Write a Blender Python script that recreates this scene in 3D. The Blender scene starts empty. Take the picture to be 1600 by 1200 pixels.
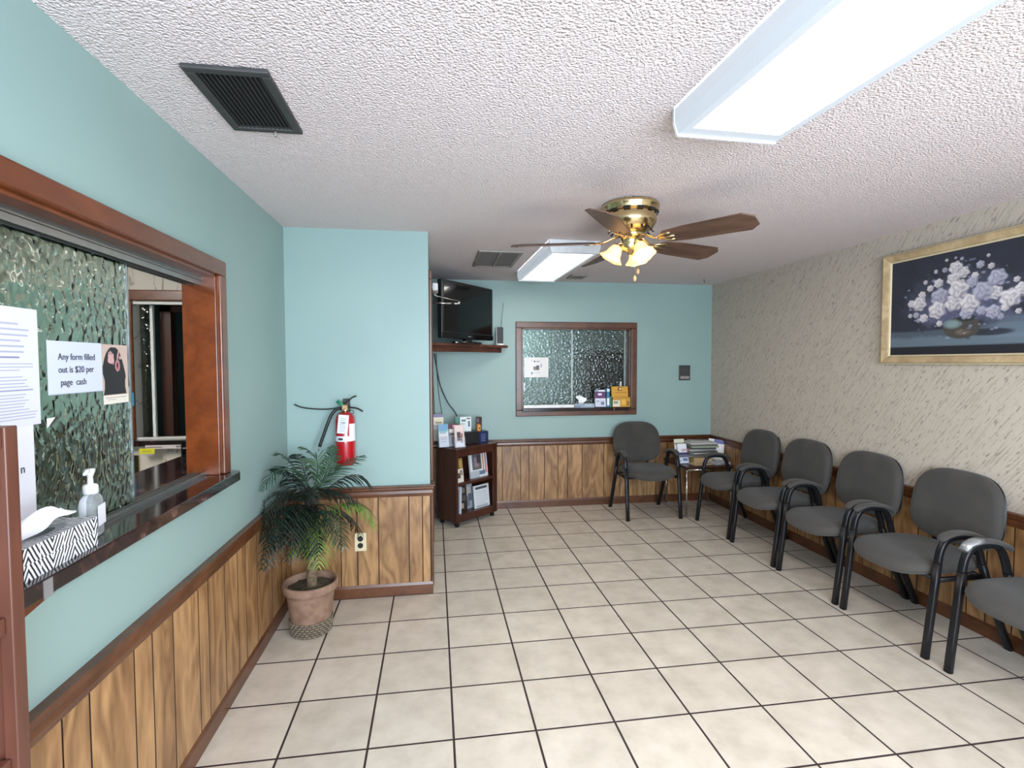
import bpy, bmesh, math, random
import numpy as np
from mathutils import Vector, Matrix, Euler
PI = math.pi
C = bpy.context.scene.collection
scene = bpy.context.scene

# ------------------------------------------------------------------ camera
def set_camera():
    yaw, pitch, roll, f = 0.1485, -0.0406, -0.0025, 808.05
    cy, sy, cp, sp = math.cos(yaw), math.sin(yaw), math.cos(pitch), math.sin(pitch)
    F = Vector((sy*cp, cy*cp, sp)); Rr = Vector((cy, -sy, 0)); U = Rr.cross(F)
    cr, sr = math.cos(roll), math.sin(roll)
    R2 = Rr*cr + U*sr; U2 = U*cr - Rr*sr
    cd = bpy.data.cameras.new('camera'); co = bpy.data.objects.new('camera', cd); C.objects.link(co)
    m = Matrix((R2, U2, -F)).transposed().to_4x4(); m.translation = Vector((-0.0627, -1.9903, 1.4806))
    co.matrix_world = m
    cd.sensor_width = 36; cd.lens = f/1600*36; cd.clip_start = 0.02
    scene.camera = co
set_camera()

# ------------------------------------------------------------------ world, daylight, exposure
W = bpy.data.worlds.new('world'); scene.world = W; W.use_nodes = True
W.node_tree.nodes['Background'].inputs[0].default_value = (0.62, 0.74, 1.0, 1)
W.node_tree.nodes['Background'].inputs[1].default_value = 1.0
def area_light(name, loc, rot, sx, sy, power, col):
    d = bpy.data.lights.new(name, 'AREA'); d.shape = 'RECTANGLE'; d.size = sx; d.size_y = sy
    d.energy = power; d.color = col
    o = bpy.data.objects.new(name, d); C.objects.link(o); o.location = loc; o.rotation_euler = rot
    return o
# daylight entering by the front window behind the photographer
area_light('daylight_front_window', (0.75, -3.08, 1.35), (PI/2, 0, 0), 3.0, 1.7, 235, (0.74, 0.87, 1.0))
FLUO = 21.0          # fluorescent diffuser radiance
vs = scene.view_settings
vs.view_transform = 'Standard'; vs.look = 'None'; vs.gamma = 1.0; vs.exposure = 0.42
vs.use_curve_mapping = False
scene.cycles.use_denoising = True
scene.cycles.max_bounces = 10
scene.cycles.transmission_bounces = 8
scene.cycles.sample_clamp_indirect = 6.0
scene.cycles.caustics_reflective = False
scene.cycles.caustics_refractive = False

# ------------------------------------------------------------------ small helpers
def lin(c):
    return tuple((x/12.92 if x <= 0.04045 else ((x+0.055)/1.055)**2.4) for x in c)
def H(s):
    s = s.lstrip('#'); return lin(tuple(int(s[i:i+2], 16)/255 for i in (0, 2, 4)))
def link(o, parent=None):
    C.objects.link(o)
    if parent is not None: o.parent = parent
    return o
def tag(o, label=None, cat=None, group=None, kind=None):
    if label: o['label'] = label
    if cat: o['category'] = cat
    if group: o['group'] = group
    if kind: o['kind'] = kind
    return o
def empty(name, loc=(0, 0, 0), rz=0, label=None, cat=None, group=None, kind=None):
    o = bpy.data.objects.new(name, None); C.objects.link(o); o.location = loc; o.rotation_euler = (0, 0, rz)
    o.empty_display_size = 0.05
    return tag(o, label, cat, group, kind)
def copy_tree(o, parent=None):
    c = o.copy(); C.objects.link(c); c.parent = parent
    for ch in [x for x in bpy.data.objects if x.parent == o]: copy_tree(ch, c)
    return c

def sub(child, part):
    """make child a sub-part of a part, staying where it is"""
    child.parent = part; child.matrix_parent_inverse = part.matrix_basis.inverted(); return child
class MB:
    def __init__(s): s.v = []; s.f = []; s.m = []; s.sm = []; s.col = {}
    def add(s, vs_, fs, mi=0, smooth=False, M=None):
        b = len(s.v)
        for p in vs_:
            p = Vector(p)
            if M is not None: p = M @ p
            s.v.append(tuple(p))
        for f in fs:
            s.f.append(tuple(b+i for i in f)); s.m.append(mi); s.sm.append(smooth)
        return s
    def box(s, x0, y0, z0, x1, y1, z1, mi=0, M=None):
        vv = [(x0,y0,z0),(x1,y0,z0),(x1,y1,z0),(x0,y1,z0),(x0,y0,z1),(x1,y0,z1),(x1,y1,z1),(x0,y1,z1)]
        return s.add(vv, [(0,3,2,1),(4,5,6,7),(0,1,5,4),(1,2,6,5),(2,3,7,6),(3,0,4,7)], mi, False, M)
    def prism(s, poly, z0, z1, mi=0, M=None, smooth=False):
        n = len(poly)
        vv = [(p[0], p[1], z0) for p in poly] + [(p[0], p[1], z1) for p in poly]
        s.add(vv, [tuple(reversed(range(n))), tuple(range(n, 2*n))], mi, False, M)
        b = len(s.v) - 2*n
        for i in range(n):
            j = (i+1) % n
            s.f.append((b+i, b+j, b+n+j, b+n+i)); s.m.append(mi); s.sm.append(smooth)
        return s
    def lathe(s, prof, n=24, mi=0, M=None, cap0=True, cap1=True, rfun=None):
        vv = []
        for k, (r, z) in enumerate(prof):
            for i in range(n):
                a = 2*PI*i/n; rr = r if rfun is None else rfun(k, a, r)
                zz = z if rfun is None else z
                vv.append((rr*math.cos(a), rr*math.sin(a), zz))
        fs = []
        for k in range(len(prof)-1):
            for i in range(n):
                j = (i+1) % n; fs.append((k*n+i, k*n+j, (k+1)*n+j, (k+1)*n+i))
        s.add(vv, fs, mi, True, M)
        b = len(s.v) - len(vv)
        if cap0: s.f.append(tuple(b+i for i in reversed(range(n)))); s.m.append(mi); s.sm.append(False)
        if cap1: s.f.append(tuple(b+(len(prof)-1)*n+i for i in range(n))); s.m.append(mi); s.sm.append(False)
        return s
    def tube(s, pts, r, n=10, mi=0, M=None, ref=(1, 0, 0), rb=None, square=False):
        """swept tube; r along ref direction, rb along the other one; r may be a list"""
        pts = [Vector(p) for p in pts]; vv = []; N = len(pts)
        ref = Vector(ref)
        for k, p in enumerate(pts):
            t = (pts[min(k+1, N-1)] - pts[max(k-1, 0)]).normalized()
            a = ref - t*ref.dot(t)
            if a.length < 1e-4: a = Vector((0, 0, 1)) - t*t.z
            if a.length < 1e-4: a = Vector((0, 1, 0)) - t*t.y
            a.normalize(); b = t.cross(a)
            ra = r[k] if isinstance(r, (list, tuple)) else r
            r2 = (rb if rb is not None else ra)
            for i in range(n):
                th = 2*PI*(i+0.5)/n; c, q = math.cos(th), math.sin(th)
                if square:
                    e = 0.45; c = math.copysign(abs(c)**e, c); q = math.copysign(abs(q)**e, q)
                vv.append(p + a*(ra*c) + b*(r2*q))
        fs = []
        for k in range(N-1):
            for i in range(n):
                j = (i+1) % n; fs.append((k*n+i, k*n+j, (k+1)*n+j, (k+1)*n+i))
        s.add(vv, fs, mi, True, M)
        b = len(s.v) - len(vv)
        s.f.append(tuple(b+i for i in reversed(range(n)))); s.m.append(mi); s.sm.append(False)
        s.f.append(tuple(b+(N-1)*n+i for i in range(n))); s.m.append(mi); s.sm.append(False)
        return s
    def build(s, name, mats, parent=None, loc=None, rot=None, bevel=0, seg=2, recalc=True):
        me = bpy.data.meshes.new(name); me.from_pydata(s.v, [], s.f)
        if not isinstance(mats, (list, tuple)): mats = [mats]
        for m in mats: me.materials.append(m)
        me.polygons.foreach_set('material_index', s.m); me.polygons.foreach_set('use_smooth', s.sm)
        if recalc or bevel:
            bm = bmesh.new(); bm.from_mesh(me)
            bmesh.ops.recalc_face_normals(bm, faces=bm.faces)
            if bevel:
                es = [e for e in bm.edges if len(e.link_faces) == 2 and e.calc_face_angle(0) > 0.7]
                bmesh.ops.bevel(bm, geom=es, offset=bevel, segments=seg, affect='EDGES', profile=0.5, clamp_overlap=True)
            bm.to_mesh(me); bm.free()
        o = bpy.data.objects.new(name, me); link(o, parent)
        if loc is not None: o.location = loc
        if rot is not None: o.rotation_euler = rot
        return o

# ------------------------------------------------------------------ materials
def newmat(name):
    m = bpy.data.materials.new(name); m.use_nodes = True
    nt = m.node_tree; return m, nt, nt.nodes['Principled BSDF']
def nd(nt, t, **kw):
    n = nt.nodes.new(t)
    for k, v in kw.items():
        if k in n.inputs: n.inputs[k].default_value = v
        else: setattr(n, k, v)
    return n
def ramp(nt, src, stops):
    r = nd(nt, 'ShaderNodeValToRGB'); e = r.color_ramp.elements
    while len(e) < len(stops): e.new(0.5)
    for i, (p, c) in enumerate(stops): e[i].position = p; e[i].color = (*c[:3], 1)
    nt.links.new(src, r.inputs['Fac']); return r
def mapping(nt, scale=(1, 1, 1), rot=(0, 0, 0), coord='Object'):
    tc = nd(nt, 'ShaderNodeTexCoord'); mp = nd(nt, 'ShaderNodeMapping')
    mp.inputs['Scale'].default_value = scale; mp.inputs['Rotation'].default_value = rot
    nt.links.new(tc.outputs[coord], mp.inputs['Vector']); return mp
def bump(nt, b, src, strength, dist):
    n = nd(nt, 'ShaderNodeBump'); n.inputs['Strength'].default_value = strength; n.inputs['Distance'].default_value = dist
    nt.links.new(src, n.inputs['Height']); nt.links.new(n.outputs[0], b.inputs['Normal']); return n
def plain(name, col, rough=0.5, metal=0.0, coat=0.0, var=0.06, scale=30, bmp=0.0, bdist=0.002, emit=None, estr=0):
    m, nt, b = newmat(name)
    mp = mapping(nt); nz = nd(nt, 'ShaderNodeTexNoise'); nz.inputs['Scale'].default_value = scale; nz.inputs['Detail'].default_value = 3
    nt.links.new(mp.outputs[0], nz.inputs['Vector'])
    c = lambda k: tuple(min(1, x*k) for x in col)
    r = ramp(nt, nz.outputs['Fac'], [(0.3, c(1-var)), (0.7, c(1+var))])
    nt.links.new(r.outputs[0], b.inputs['Base Color'])
    b.inputs['Roughness'].default_value = rough; b.inputs['Metallic'].default_value = metal
    b.inputs['Coat Weight'].default_value = coat
    if bmp: bump(nt, b, nz.outputs['Fac'], bmp, bdist)
    if emit: b.inputs['Emission Color'].default_value = (*emit, 1); b.inputs['Emission Strength'].default_value = estr
    return m
def wood(name, c0, c1, grain=(14, 14, 1.2), rough=0.4, coat=0.15, plank=False, dist=2.0):
    m, nt, b = newmat(name)
    mp = mapping(nt, grain)
    vec = mp.outputs[0]
    if plank:
        at = nd(nt, 'ShaderNodeAttribute'); at.attribute_name = 'plank'
        ad = nd(nt, 'ShaderNodeVectorMath'); ad.operation = 'ADD'
        ml = nd(nt, 'ShaderNodeVectorMath'); ml.operation = 'SCALE'; ml.inputs['Scale'].default_value = 40
        nt.links.new(at.outputs['Color'], ml.inputs[0]); nt.links.new(vec, ad.inputs[0]); nt.links.new(ml.outputs[0], ad.inputs[1]); vec = ad.outputs[0]
    n1 = nd(nt, 'ShaderNodeTexNoise'); n1.inputs['Scale'].default_value = 0.8; n1.inputs['Detail'].default_value = 2; n1.inputs['Distortion'].default_value = 0.4
    nt.links.new(vec, n1.inputs['Vector'])
    # contour lines of the slow noise give cathedral grain
    mu = nd(nt, 'ShaderNodeMath', operation='MULTIPLY'); mu.inputs[1].default_value = 10 if plank else 5; nt.links.new(n1.outputs['Fac'], mu.inputs[0])
    sn = nd(nt, 'ShaderNodeMath', operation='PINGPONG'); sn.inputs[1].default_value = 1.0; nt.links.new(mu.outputs[0], sn.inputs[0])
    n2 = nd(nt, 'ShaderNodeTexNoise'); n2.inputs['Scale'].default_value = 6; n2.inputs['Detail'].default_value = 4
    nt.links.new(vec, n2.inputs['Vector'])
    mx = nd(nt, 'ShaderNodeMix'); mx.data_type = 'FLOAT'; mx.inputs[0].default_value = 0.55
    nt.links.new(sn.outputs[0], mx.inputs[2]); nt.links.new(n2.outputs['Fac'], mx.inputs[3])
    mid = tuple((a+b_)/2 for a, b_ in zip(c0, c1))
    r = ramp(nt, mx.outputs[0], [(0.15, c0), (0.5, mid), (0.85, c1)])
    out = r.outputs[0]
    if plank:
        # wide dark mineral streaks, plus a slightly different tone per plank
        n3 = nd(nt, 'ShaderNodeTexNoise'); n3.inputs['Scale'].default_value = 0.45; nt.links.new(vec, n3.inputs['Vector'])
        r3 = ramp(nt, n3.outputs['Fac'], [(0.30, (0.60, 0.5, 0.42)), (0.48, (1, 1, 1))])
        m3 = nd(nt, 'ShaderNodeMix'); m3.data_type = 'RGBA'; m3.blend_type = 'MULTIPLY'; m3.inputs[0].default_value = 0.55
        nt.links.new(out, m3.inputs[6]); nt.links.new(r3.outputs[0], m3.inputs[7])
        r4 = ramp(nt, at.outputs['Fac'], [(0.0, (0.82, 0.80, 0.78)), (1.0, (1.12, 1.12, 1.1))])
        m4 = nd(nt, 'ShaderNodeMix'); m4.data_type = 'RGBA'; m4.blend_type = 'MULTIPLY'; m4.inputs[0].default_value = 1
        nt.links.new(m3.outputs[2], m4.inputs[6]); nt.links.new(r4.outputs[0], m4.inputs[7]); out = m4.outputs[2]
    nt.links.new(out, b.inputs['Base Color'])
    b.inputs['Roughness'].default_value = rough; b.inputs['Coat Weight'].default_value = coat; b.inputs['Coat Roughness'].default_value = 0.2
    bump(nt, b, n2.outputs['Fac'], 0.08, 0.002)
    return m
def vcol(name, rough=0.55, coat=0.0, bmp=0.0):
    m, nt, b = newmat(name)
    a = nd(nt, 'ShaderNodeAttribute'); a.attribute_name = 'Col'
    nt.links.new(a.outputs['Color'], b.inputs['Base Color'])
    b.inputs['Roughness'].default_value = rough; b.inputs['Coat Weight'].default_value = coat
    if bmp:
        mp = mapping(nt); nz = nd(nt, 'ShaderNodeTexNoise'); nz.inputs['Scale'].default_value = 140
        nt.links.new(mp.outputs[0], nz.inputs['Vector']); bump(nt, b, nz.outputs['Fac'], bmp, 0.001)
    return m
def emis(name, col, strength, front_col=None):
    m, nt, b = newmat(name)
    b.inputs['Base Color'].default_value = (*(front_col or col), 1); b.inputs['Emission Color'].default_value = (*col, 1)
    b.inputs['Emission Strength'].default_value = strength; b.inputs['Roughness'].default_value = 0.3
    return m

def m_floor():
    m, nt, b = newmat('floor_tile')
    T = 0.33
    mp = mapping(nt, (1/T, 1/T, 1/T))
    br = nd(nt, 'ShaderNodeTexBrick'); br.offset = 0; br.squash = 1
    for k, v in {'Scale': 1.0, 'Mortar Size': 0.0145, 'Mortar Smooth': 0.15, 'Brick Width': 1.0, 'Row Height': 1.0, 'Bias': 0.0}.items(): br.inputs[k].default_value = v
    br.inputs['Color1'].default_value = (0.94, 0.94, 0.94, 1); br.inputs['Color2'].default_value = (1.04, 1.04, 1.04, 1); br.inputs['Mortar'].default_value = (0, 0, 0, 1)
    nt.links.new(mp.outputs[0], br.inputs['Vector'])
    mp2 = mapping(nt); n1 = nd(nt, 'ShaderNodeTexNoise'); n1.inputs['Scale'].default_value = 7; n1.inputs['Detail'].default_value = 6; n1.inputs['Roughness'].default_value = 0.62
    nt.links.new(mp2.outputs[0], n1.inputs['Vector'])
    r = ramp(nt, n1.outputs['Fac'], [(0.30, H('#b3a89a')), (0.52, H('#c3b8aa')), (0.72, H('#cdc2b4'))])
    m1 = nd(nt, 'ShaderNodeMix'); m1.data_type = 'RGBA'; m1.blend_type = 'MULTIPLY'; m1.inputs[0].default_value = 1
    nt.links.new(r.outputs[0], m1.inputs[6]); nt.links.new(br.outputs['Color'], m1.inputs[7])
    m2 = nd(nt, 'ShaderNodeMix'); m2.data_type = 'RGBA'
    nt.links.new(br.outputs['Fac'], m2.inputs[0]); nt.links.new(m1.outputs[2], m2.inputs[6]); m2.inputs[7].default_value = (*H('#2e1c1d'), 1)
    nt.links.new(m2.outputs[2], b.inputs['Base Color'])
    rr = nd(nt, 'ShaderNodeMapRange'); rr.inputs[3].default_value = 0.36; rr.inputs[4].default_value = 0.9
    nt.links.new(br.outputs['Fac'], rr.inputs[0]); nt.links.new(rr.outputs[0], b.inputs['Roughness'])
    iv = nd(nt, 'ShaderNodeMath', operation='SUBTRACT'); iv.inputs[0].default_value = 1.0; nt.links.new(br.outputs['Fac'], iv.inputs[1])
    bump(nt, b, iv.outputs[0], 0.5, 0.003)
    return m
def m_ceiling():
    m, nt, b = newmat('popcorn_ceiling')
    mp = mapping(nt)
    n1 = nd(nt, 'ShaderNodeTexNoise'); n1.inputs['Scale'].default_value = 115; n1.inputs['Detail'].default_value = 2; n1.inputs['Roughness'].default_value = 0.5
    v1 = nd(nt, 'ShaderNodeTexVoronoi'); v1.inputs['Scale'].default_value = 130
    nt.links.new(mp.outputs[0], n1.inputs['Vector']); nt.links.new(mp.outputs[0], v1.inputs['Vector'])
    sb = nd(nt, 'ShaderNodeMath', operation='SUBTRACT'); nt.links.new(n1.outputs['Fac'], sb.inputs[0]); 
    ml = nd(nt, 'ShaderNodeMath', operation='MULTIPLY'); ml.inputs[1].default_value = 0.5; nt.links.new(v1.outputs['Distance'], ml.inputs[0]); nt.links.new(ml.outputs[0], sb.inputs[1])
    b.inputs['Base Color'].default_value = (*H('#dccfce'), 1)
    b.inputs['Roughness'].default_value = 0.8
    bump(nt, b, sb.outputs[0], 0.85, 0.012)
    return m
def m_paint():
    m, nt, b = newmat('teal_wall_paint')
    mp = mapping(nt); n1 = nd(nt, 'ShaderNodeTexNoise'); n1.inputs['Scale'].default_value = 120; n1.inputs['Detail'].default_value = 2
    n2 = nd(nt, 'ShaderNodeTexNoise'); n2.inputs['Scale'].default_value = 2
    nt.links.new(mp.outputs[0], n1.inputs['Vector']); nt.links.new(mp.outputs[0], n2.inputs['Vector'])
    r = ramp(nt, n2.outputs['Fac'], [(0.3, H('#879f9b')), (0.7, H('#8da49f'))])
    nt.links.new(r.outputs[0], b.inputs['Base Color']); b.inputs['Roughness'].default_value = 0.5
    bump(nt, b, n1.outputs['Fac'], 0.12, 0.002)
    return m
def m_wallpaper():
    m, nt, b = newmat('streaked_wallpaper')
    # rotate about X so that the streaks rise towards the camera (-y)
    mp0 = mapping(nt, (1, 1, 1), (math.radians(-37), 0, 0))   # after rotation: y across, z along streak
    def layer(sc, lo, hi):
        mp = nd(nt, 'ShaderNodeMapping'); mp.inputs['Scale'].default_value = sc; nt.links.new(mp0.outputs[0], mp.inputs['Vector'])
        n = nd(nt, 'ShaderNodeTexNoise'); n.inputs['Scale'].default_value = 1; n.inputs['Detail'].default_value = 1.5; n.inputs['Distortion'].default_value = 0.15
        nt.links.new(mp.outputs[0], n.inputs['Vector'])
        return ramp(nt, n.outputs['Fac'], [(lo, (0, 0, 0)), (hi, (1, 1, 1))])
    a = layer((1, 100, 24), 0.60, 0.70)       # dark dashes
    c = layer((1, 110, 6), 0.52, 0.66)       # faint long lines
    base = nd(nt, 'ShaderNodeMix'); base.data_type = 'RGBA'; base.inputs[6].default_value = (*H('#b8ad9f'), 1); base.inputs[7].default_value = (*H('#a79c8e'), 1)
    nt.links.new(c.outputs[0], base.inputs[0])
    t = nd(nt, 'ShaderNodeMix'); t.data_type = 'RGBA'; t.inputs[7].default_value = (*H('#8a8177'), 1)
    nt.links.new(a.outputs[0], t.inputs[0]); nt.links.new(base.outputs[2], t.inputs[6])
    nt.links.new(t.outputs[2], b.inputs['Base Color']); b.inputs['Roughness'].default_value = 0.65
    bump(nt, b, c.outputs[0], 0.12, 0.001)
    return m
def m_veined():
    m, nt, b = newmat('veined_wallpaper')
    mp = mapping(nt, (1, 1, 1), (0, math.radians(35), 0)); w = nd(nt, 'ShaderNodeTexNoise'); w.inputs['Scale'].default_value = 4; w.inputs['Detail'].default_value = 5; w.inputs['Distortion'].default_value = 0.6
    mp.inputs['Scale'].default_value = (2.5, 1, 0.8)
    nt.links.new(mp.outputs[0], w.inputs['Vector'])
    r = ramp(nt, w.outputs['Fac'], [(0.0, H('#d8cfc6')), (0.485, H('#d2c9bf')), (0.5, H('#8d847c')), (0.515, H('#d2c9bf')), (1.0, H('#dcd4cc'))])
    nt.links.new(r.outputs[0], b.inputs['Base Color']); b.inputs['Roughness'].default_value = 0.6
    return m
def m_laminate():
    m, nt, b = newmat('burgundy_laminate')
    mp = mapping(nt); n1 = nd(nt, 'ShaderNodeTexNoise'); n1.inputs['Scale'].default_value = 16; n1.inputs['Detail'].default_value = 7; n1.inputs['Roughness'].default_value = 0.65; n1.inputs['Distortion'].default_value = 0.8
    nt.links.new(mp.outputs[0], n1.inputs['Vector'])
    r = ramp(nt, n1.outputs['Fac'], [(0.28, H('#100b0c')), (0.50, H('#201517')), (0.60, H('#3a2322')), (0.70, H('#6e564e'))])
    nt.links.new(r.outputs[0], b.inputs['Base Color']); b.inputs['Roughness'].default_value = 0.16; b.inputs['Coat Weight'].default_value = 0.4; b.inputs['Coat Roughness'].default_value = 0.06
    return m
def m_rough_glass(name, scale, strength, tint, rough=0.12, stretch=(1, 1, 0.55), nz=1.0):
    m, nt, b = newmat(name)
    mp = mapping(nt, stretch)
    n1 = nd(nt, 'ShaderNodeTexVoronoi'); n1.feature = 'SMOOTH_F1'; n1.inputs['Scale'].default_value = scale; n1.inputs['Smoothness'].default_value = 0.8
    n2 = nd(nt, 'ShaderNodeTexNoise'); n2.inputs['Scale'].default_value = scale*0.9; n2.inputs['Distortion'].default_value = 0.2; n2.inputs['Detail'].default_value = 0.5
    mx = nd(nt, 'ShaderNodeMath', operation='ADD')
    nt.links.new(mp.outputs[0], n1.inputs['Vector']); nt.links.new(mp.outputs[0], n2.inputs['Vector'])
    mz = nd(nt, 'ShaderNodeMath', operation='MULTIPLY'); mz.inputs[1].default_value = nz
    nt.links.new(n2.outputs['Fac'], mz.inputs[0]); nt.links.new(n1.outputs['Distance'], mx.inputs[0]); nt.links.new(mz.outputs[0], mx.inputs[1])
    b.inputs['Base Color'].default_value = (*tint, 1); b.inputs['Transmission Weight'].default_value = 1.0
    b.inputs['Roughness'].default_value = rough; b.inputs['IOR'].default_value = 1.45
    bump(nt, b, mx.outputs[0], strength, 0.012)
    return m
def m_clear(name, tint=(0.93, 0.96, 0.97), rough=0.03, ior=1.3):
    m, nt, b = newmat(name)
    b.inputs['Base Color'].default_value = (*tint, 1); b.inputs['Transmission Weight'].default_value = 1; b.inputs['Roughness'].default_value = rough; b.inputs['IOR'].default_value = ior
    return m
def m_thin(name, tint, milky):
    m, nt, b = newmat(name)
    t = nd(nt, 'ShaderNodeBsdfTransparent'); t.inputs[0].default_value = (*tint, 1); mx = nd(nt, 'ShaderNodeMixShader')
    b.inputs['Base Color'].default_value = (0.85, 0.87, 0.9, 1); b.inputs['Roughness'].default_value = 0.1
    fr = nd(nt, 'ShaderNodeFresnel'); fr.inputs[0].default_value = 1.3; ad = nd(nt, 'ShaderNodeMath', operation='ADD'); ad.inputs[1].default_value = milky; ad.use_clamp = True
    nt.links.new(fr.outputs[0], ad.inputs[0]); nt.links.new(ad.outputs[0], mx.inputs[0]); nt.links.new(t.outputs[0], mx.inputs[1]); nt.links.new(b.outputs[0], mx.inputs[2])
    nt.links.new(mx.outputs[0], nt.nodes['Material Output'].inputs['Surface']); return m
def m_fabric():
    m, nt, b = newmat('charcoal_fabric')
    mp = mapping(nt); n1 = nd(nt, 'ShaderNodeTexNoise'); n1.inputs['Scale'].default_value = 420; n1.inputs['Detail'].default_value = 2
    n2 = nd(nt, 'ShaderNodeTexNoise'); n2.inputs['Scale'].default_value = 6; n2.inputs['Detail'].default_value = 4
    n3 = nd(nt, 'ShaderNodeTexWave'); n3.bands_direction = 'Z'; n3.inputs['Scale'].default_value = 22; n3.inputs['Distortion'].default_value = 7; n3.inputs['Detail Scale'].default_value = 0.7
    for n in (n1, n2, n3): nt.links.new(mp.outputs[0], n.inputs['Vector'])
    r = ramp(nt, n2.outputs['Fac'], [(0.3, H('#383532')), (0.7, H('#433f3b'))])
    nt.links.new(r.outputs[0], b.inputs['Base Color']); b.inputs['Roughness'].default_value = 0.95
    b.inputs['Sheen Weight'].default_value = 0.1
    ad = nd(nt, 'ShaderNodeMath', operation='MULTIPLY_ADD'); nt.links.new(n3.outputs['Fac'], ad.inputs[0]); ad.inputs[1].default_value = 0.5; nt.links.new(n1.outputs['Fac'], ad.inputs[2])
    bump(nt, b, ad.outputs[0], 0.25, 0.002)
    return m
def m_leaf(name, c0, c1):
    m, nt, b = newmat(name)
    mp = mapping(nt); n = nd(nt, 'ShaderNodeTexNoise'); n.inputs['Scale'].default_value = 25; nt.links.new(mp.outputs[0], n.inputs['Vector'])
    r = ramp(nt, n.outputs['Fac'], [(0.35, c0), (0.65, c1)]); nt.links.new(r.outputs[0], b.inputs['Base Color'])
    b.inputs['Roughness'].default_value = 0.42; b.inputs['Transmission Weight'].default_value = 0.0
    return m
def m_terracotta():
    m, nt, b = newmat('terracotta')
    mp = mapping(nt); n = nd(nt, 'ShaderNodeTexNoise'); n.inputs['Scale'].default_value = 18; n.inputs['Detail'].default_value = 6; nt.links.new(mp.outputs[0], n.inputs['Vector'])
    r = ramp(nt, n.outputs['Fac'], [(0.3, H('#755948')), (0.7, H('#967864'))]); nt.links.new(r.outputs[0], b.inputs['Base Color']); b.inputs['Roughness'].default_value = 0.75
    return m

M = {}
M['floor'] = m_floor(); M['ceil'] = m_ceiling(); M['teal'] = m_paint(); M['paper_r'] = m_wallpaper(); M['vein'] = m_veined()
M['plank'] = wood('wainscot_wood', H('#704c2a'), H('#b0885c'), (9, 9, 2.2), 0.42, 0.2, plank=True)
M['trimw'] = wood('trim_wood', H('#45240f'), H('#633a20'), (6, 6, 6), 0.38, 0.25)
M['casing'] = wood('casing_wood', H('#552509'), H('#723814'), (10, 3, 10), 0.3, 0.45)
M['darkw'] = wood('dark_wood', H('#2c130c'), H('#4a2416'), (12, 12, 1.5), 0.4, 0.25)
M['rackw'] = wood('mahogany_wood', H('#44251a'), H('#60382a'), (10, 10, 1.5), 0.45, 0.15)
M['bladew'] = wood('blade_wood', H('#3f2a20'), H('#644838'), (3, 14, 14), 0.5, 0.1)
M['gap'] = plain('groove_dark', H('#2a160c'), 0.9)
M['laminate'] = m_laminate()
M['alu'] = plain('aluminium', H('#9a9a98'), 0.35, 0.9)
M['chrome'] = plain('chrome', H('#c8c8c8'), 0.15, 1.0)
M['brass'] = plain('polished_brass', H('#cfb98c'), 0.2, 1.0, scale=8)
M['black'] = plain('black_plastic', H('#121214'), 0.35)
M['blackm'] = plain('black_metal', H('#17171b'), 0.38, 0.3)
M['gloss'] = plain('gloss_black', H('#060607'), 0.12, coat=0.3)
M['grille'] = plain('vent_metal_dark', H('#3c3b3a'), 0.55, 0.2)
M['grille2'] = plain('vent_metal_grey', H('#8d8680'), 0.5, 0.2)
M['void'] = plain('duct_dark', H('#0e0d0d'), 0.9)
M['white'] = plain('white_plastic', H('#dcdcda'), 0.4)
M['fixw'] = plain('fixture_white', H('#d8dadc'), 0.4)
M['paperw'] = plain('white_paper', H('#dcdde4'), 0.7, scale=9, var=0.03)
M['ink'] = plain('dark_ink', H('#3b3d46'), 0.7)
M['inkr'] = plain('red_ink', H('#b03038'), 0.7)
M['inkw'] = plain('white_ink', H('#e4e6ea'), 0.6)
M['tissue'] = plain('tissue', H('#eeeef2'), 0.85, scale=20, var=0.02)
M['fabric'] = m_fabric()
M['ivory'] = plain('ivory_plastic', H('#cfc3a0'), 0.4)
M['gold'] = wood('gilded_frame', H('#9c8460'), H('#c4ab84'), (8, 8, 8), 0.4, 0.1)
M['goldl'] = plain('pale_gilt', H('#d6c5a2'), 0.4, 0.2)
M['print'] = vcol('printed_paper', 0.45, 0.1)
M['canvas'] = vcol('painted_canvas', 0.75, 0.0, 0.3)
M['red'] = plain('extinguisher_red', H('#a80f1c'), 0.22, coat=0.6, var=0.02)
M['green'] = plain('green_plastic', H('#1f7a55'), 0.45)
M['soil'] = plain('moss_soil', H('#4d4434'), 0.95, var=0.5, scale=70, bmp=0.8, bdist=0.01)
M['terra'] = m_terracotta()
M['weave'] = plain('woven_grey', H('#6f6454'), 0.8, var=0.3, scale=60)
M['trunk'] = plain('trunk_fibre', H('#6b5a44'), 0.9, var=0.4, scale=60, bmp=0.6, bdist=0.006)
M['fibre'] = plain('dark_fibre', H('#2a1c14'), 0.95, var=0.4, scale=80, bmp=0.8, bdist=0.008)
M['leafd'] = m_leaf('leaf_dark', H('#08130c'), H('#10241a'))
M['leafm'] = m_leaf('leaf_mid', H('#162f1d'), H('#2d4f2d'))
M['leafl'] = m_leaf('leaf_light', H('#4c6b22'), H('#6b8832'))
M['glass1'] = m_rough_glass('hammered_glass', 46, 0.45, (0.74, 0.91, 0.82), 0.08, (1, 1, 0.75), 0.2)
M['glass2'] = m_rough_glass('pebbled_glass', 48, 0.5, (0.80, 0.90, 0.86), 0.10, (1, 1, 1), 0.25)
M['clear'] = m_thin('clear_plastic', (0.90, 0.92, 0.94), 0.16); M['acryl'] = m_thin('acrylic', (0.95, 0.96, 0.97), 0.05)
M['tube'] = emis('fluorescent_diffuser', (1.0, 0.965, 0.905), FLUO, (0.9, 0.9, 0.9))
M['tube2'] = emis('fluorescent_diffuser_dim', (1.0, 0.95, 0.87), FLUO*0.48, (0.9, 0.9, 0.9))  # weaker emission, used by the far fixture
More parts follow.
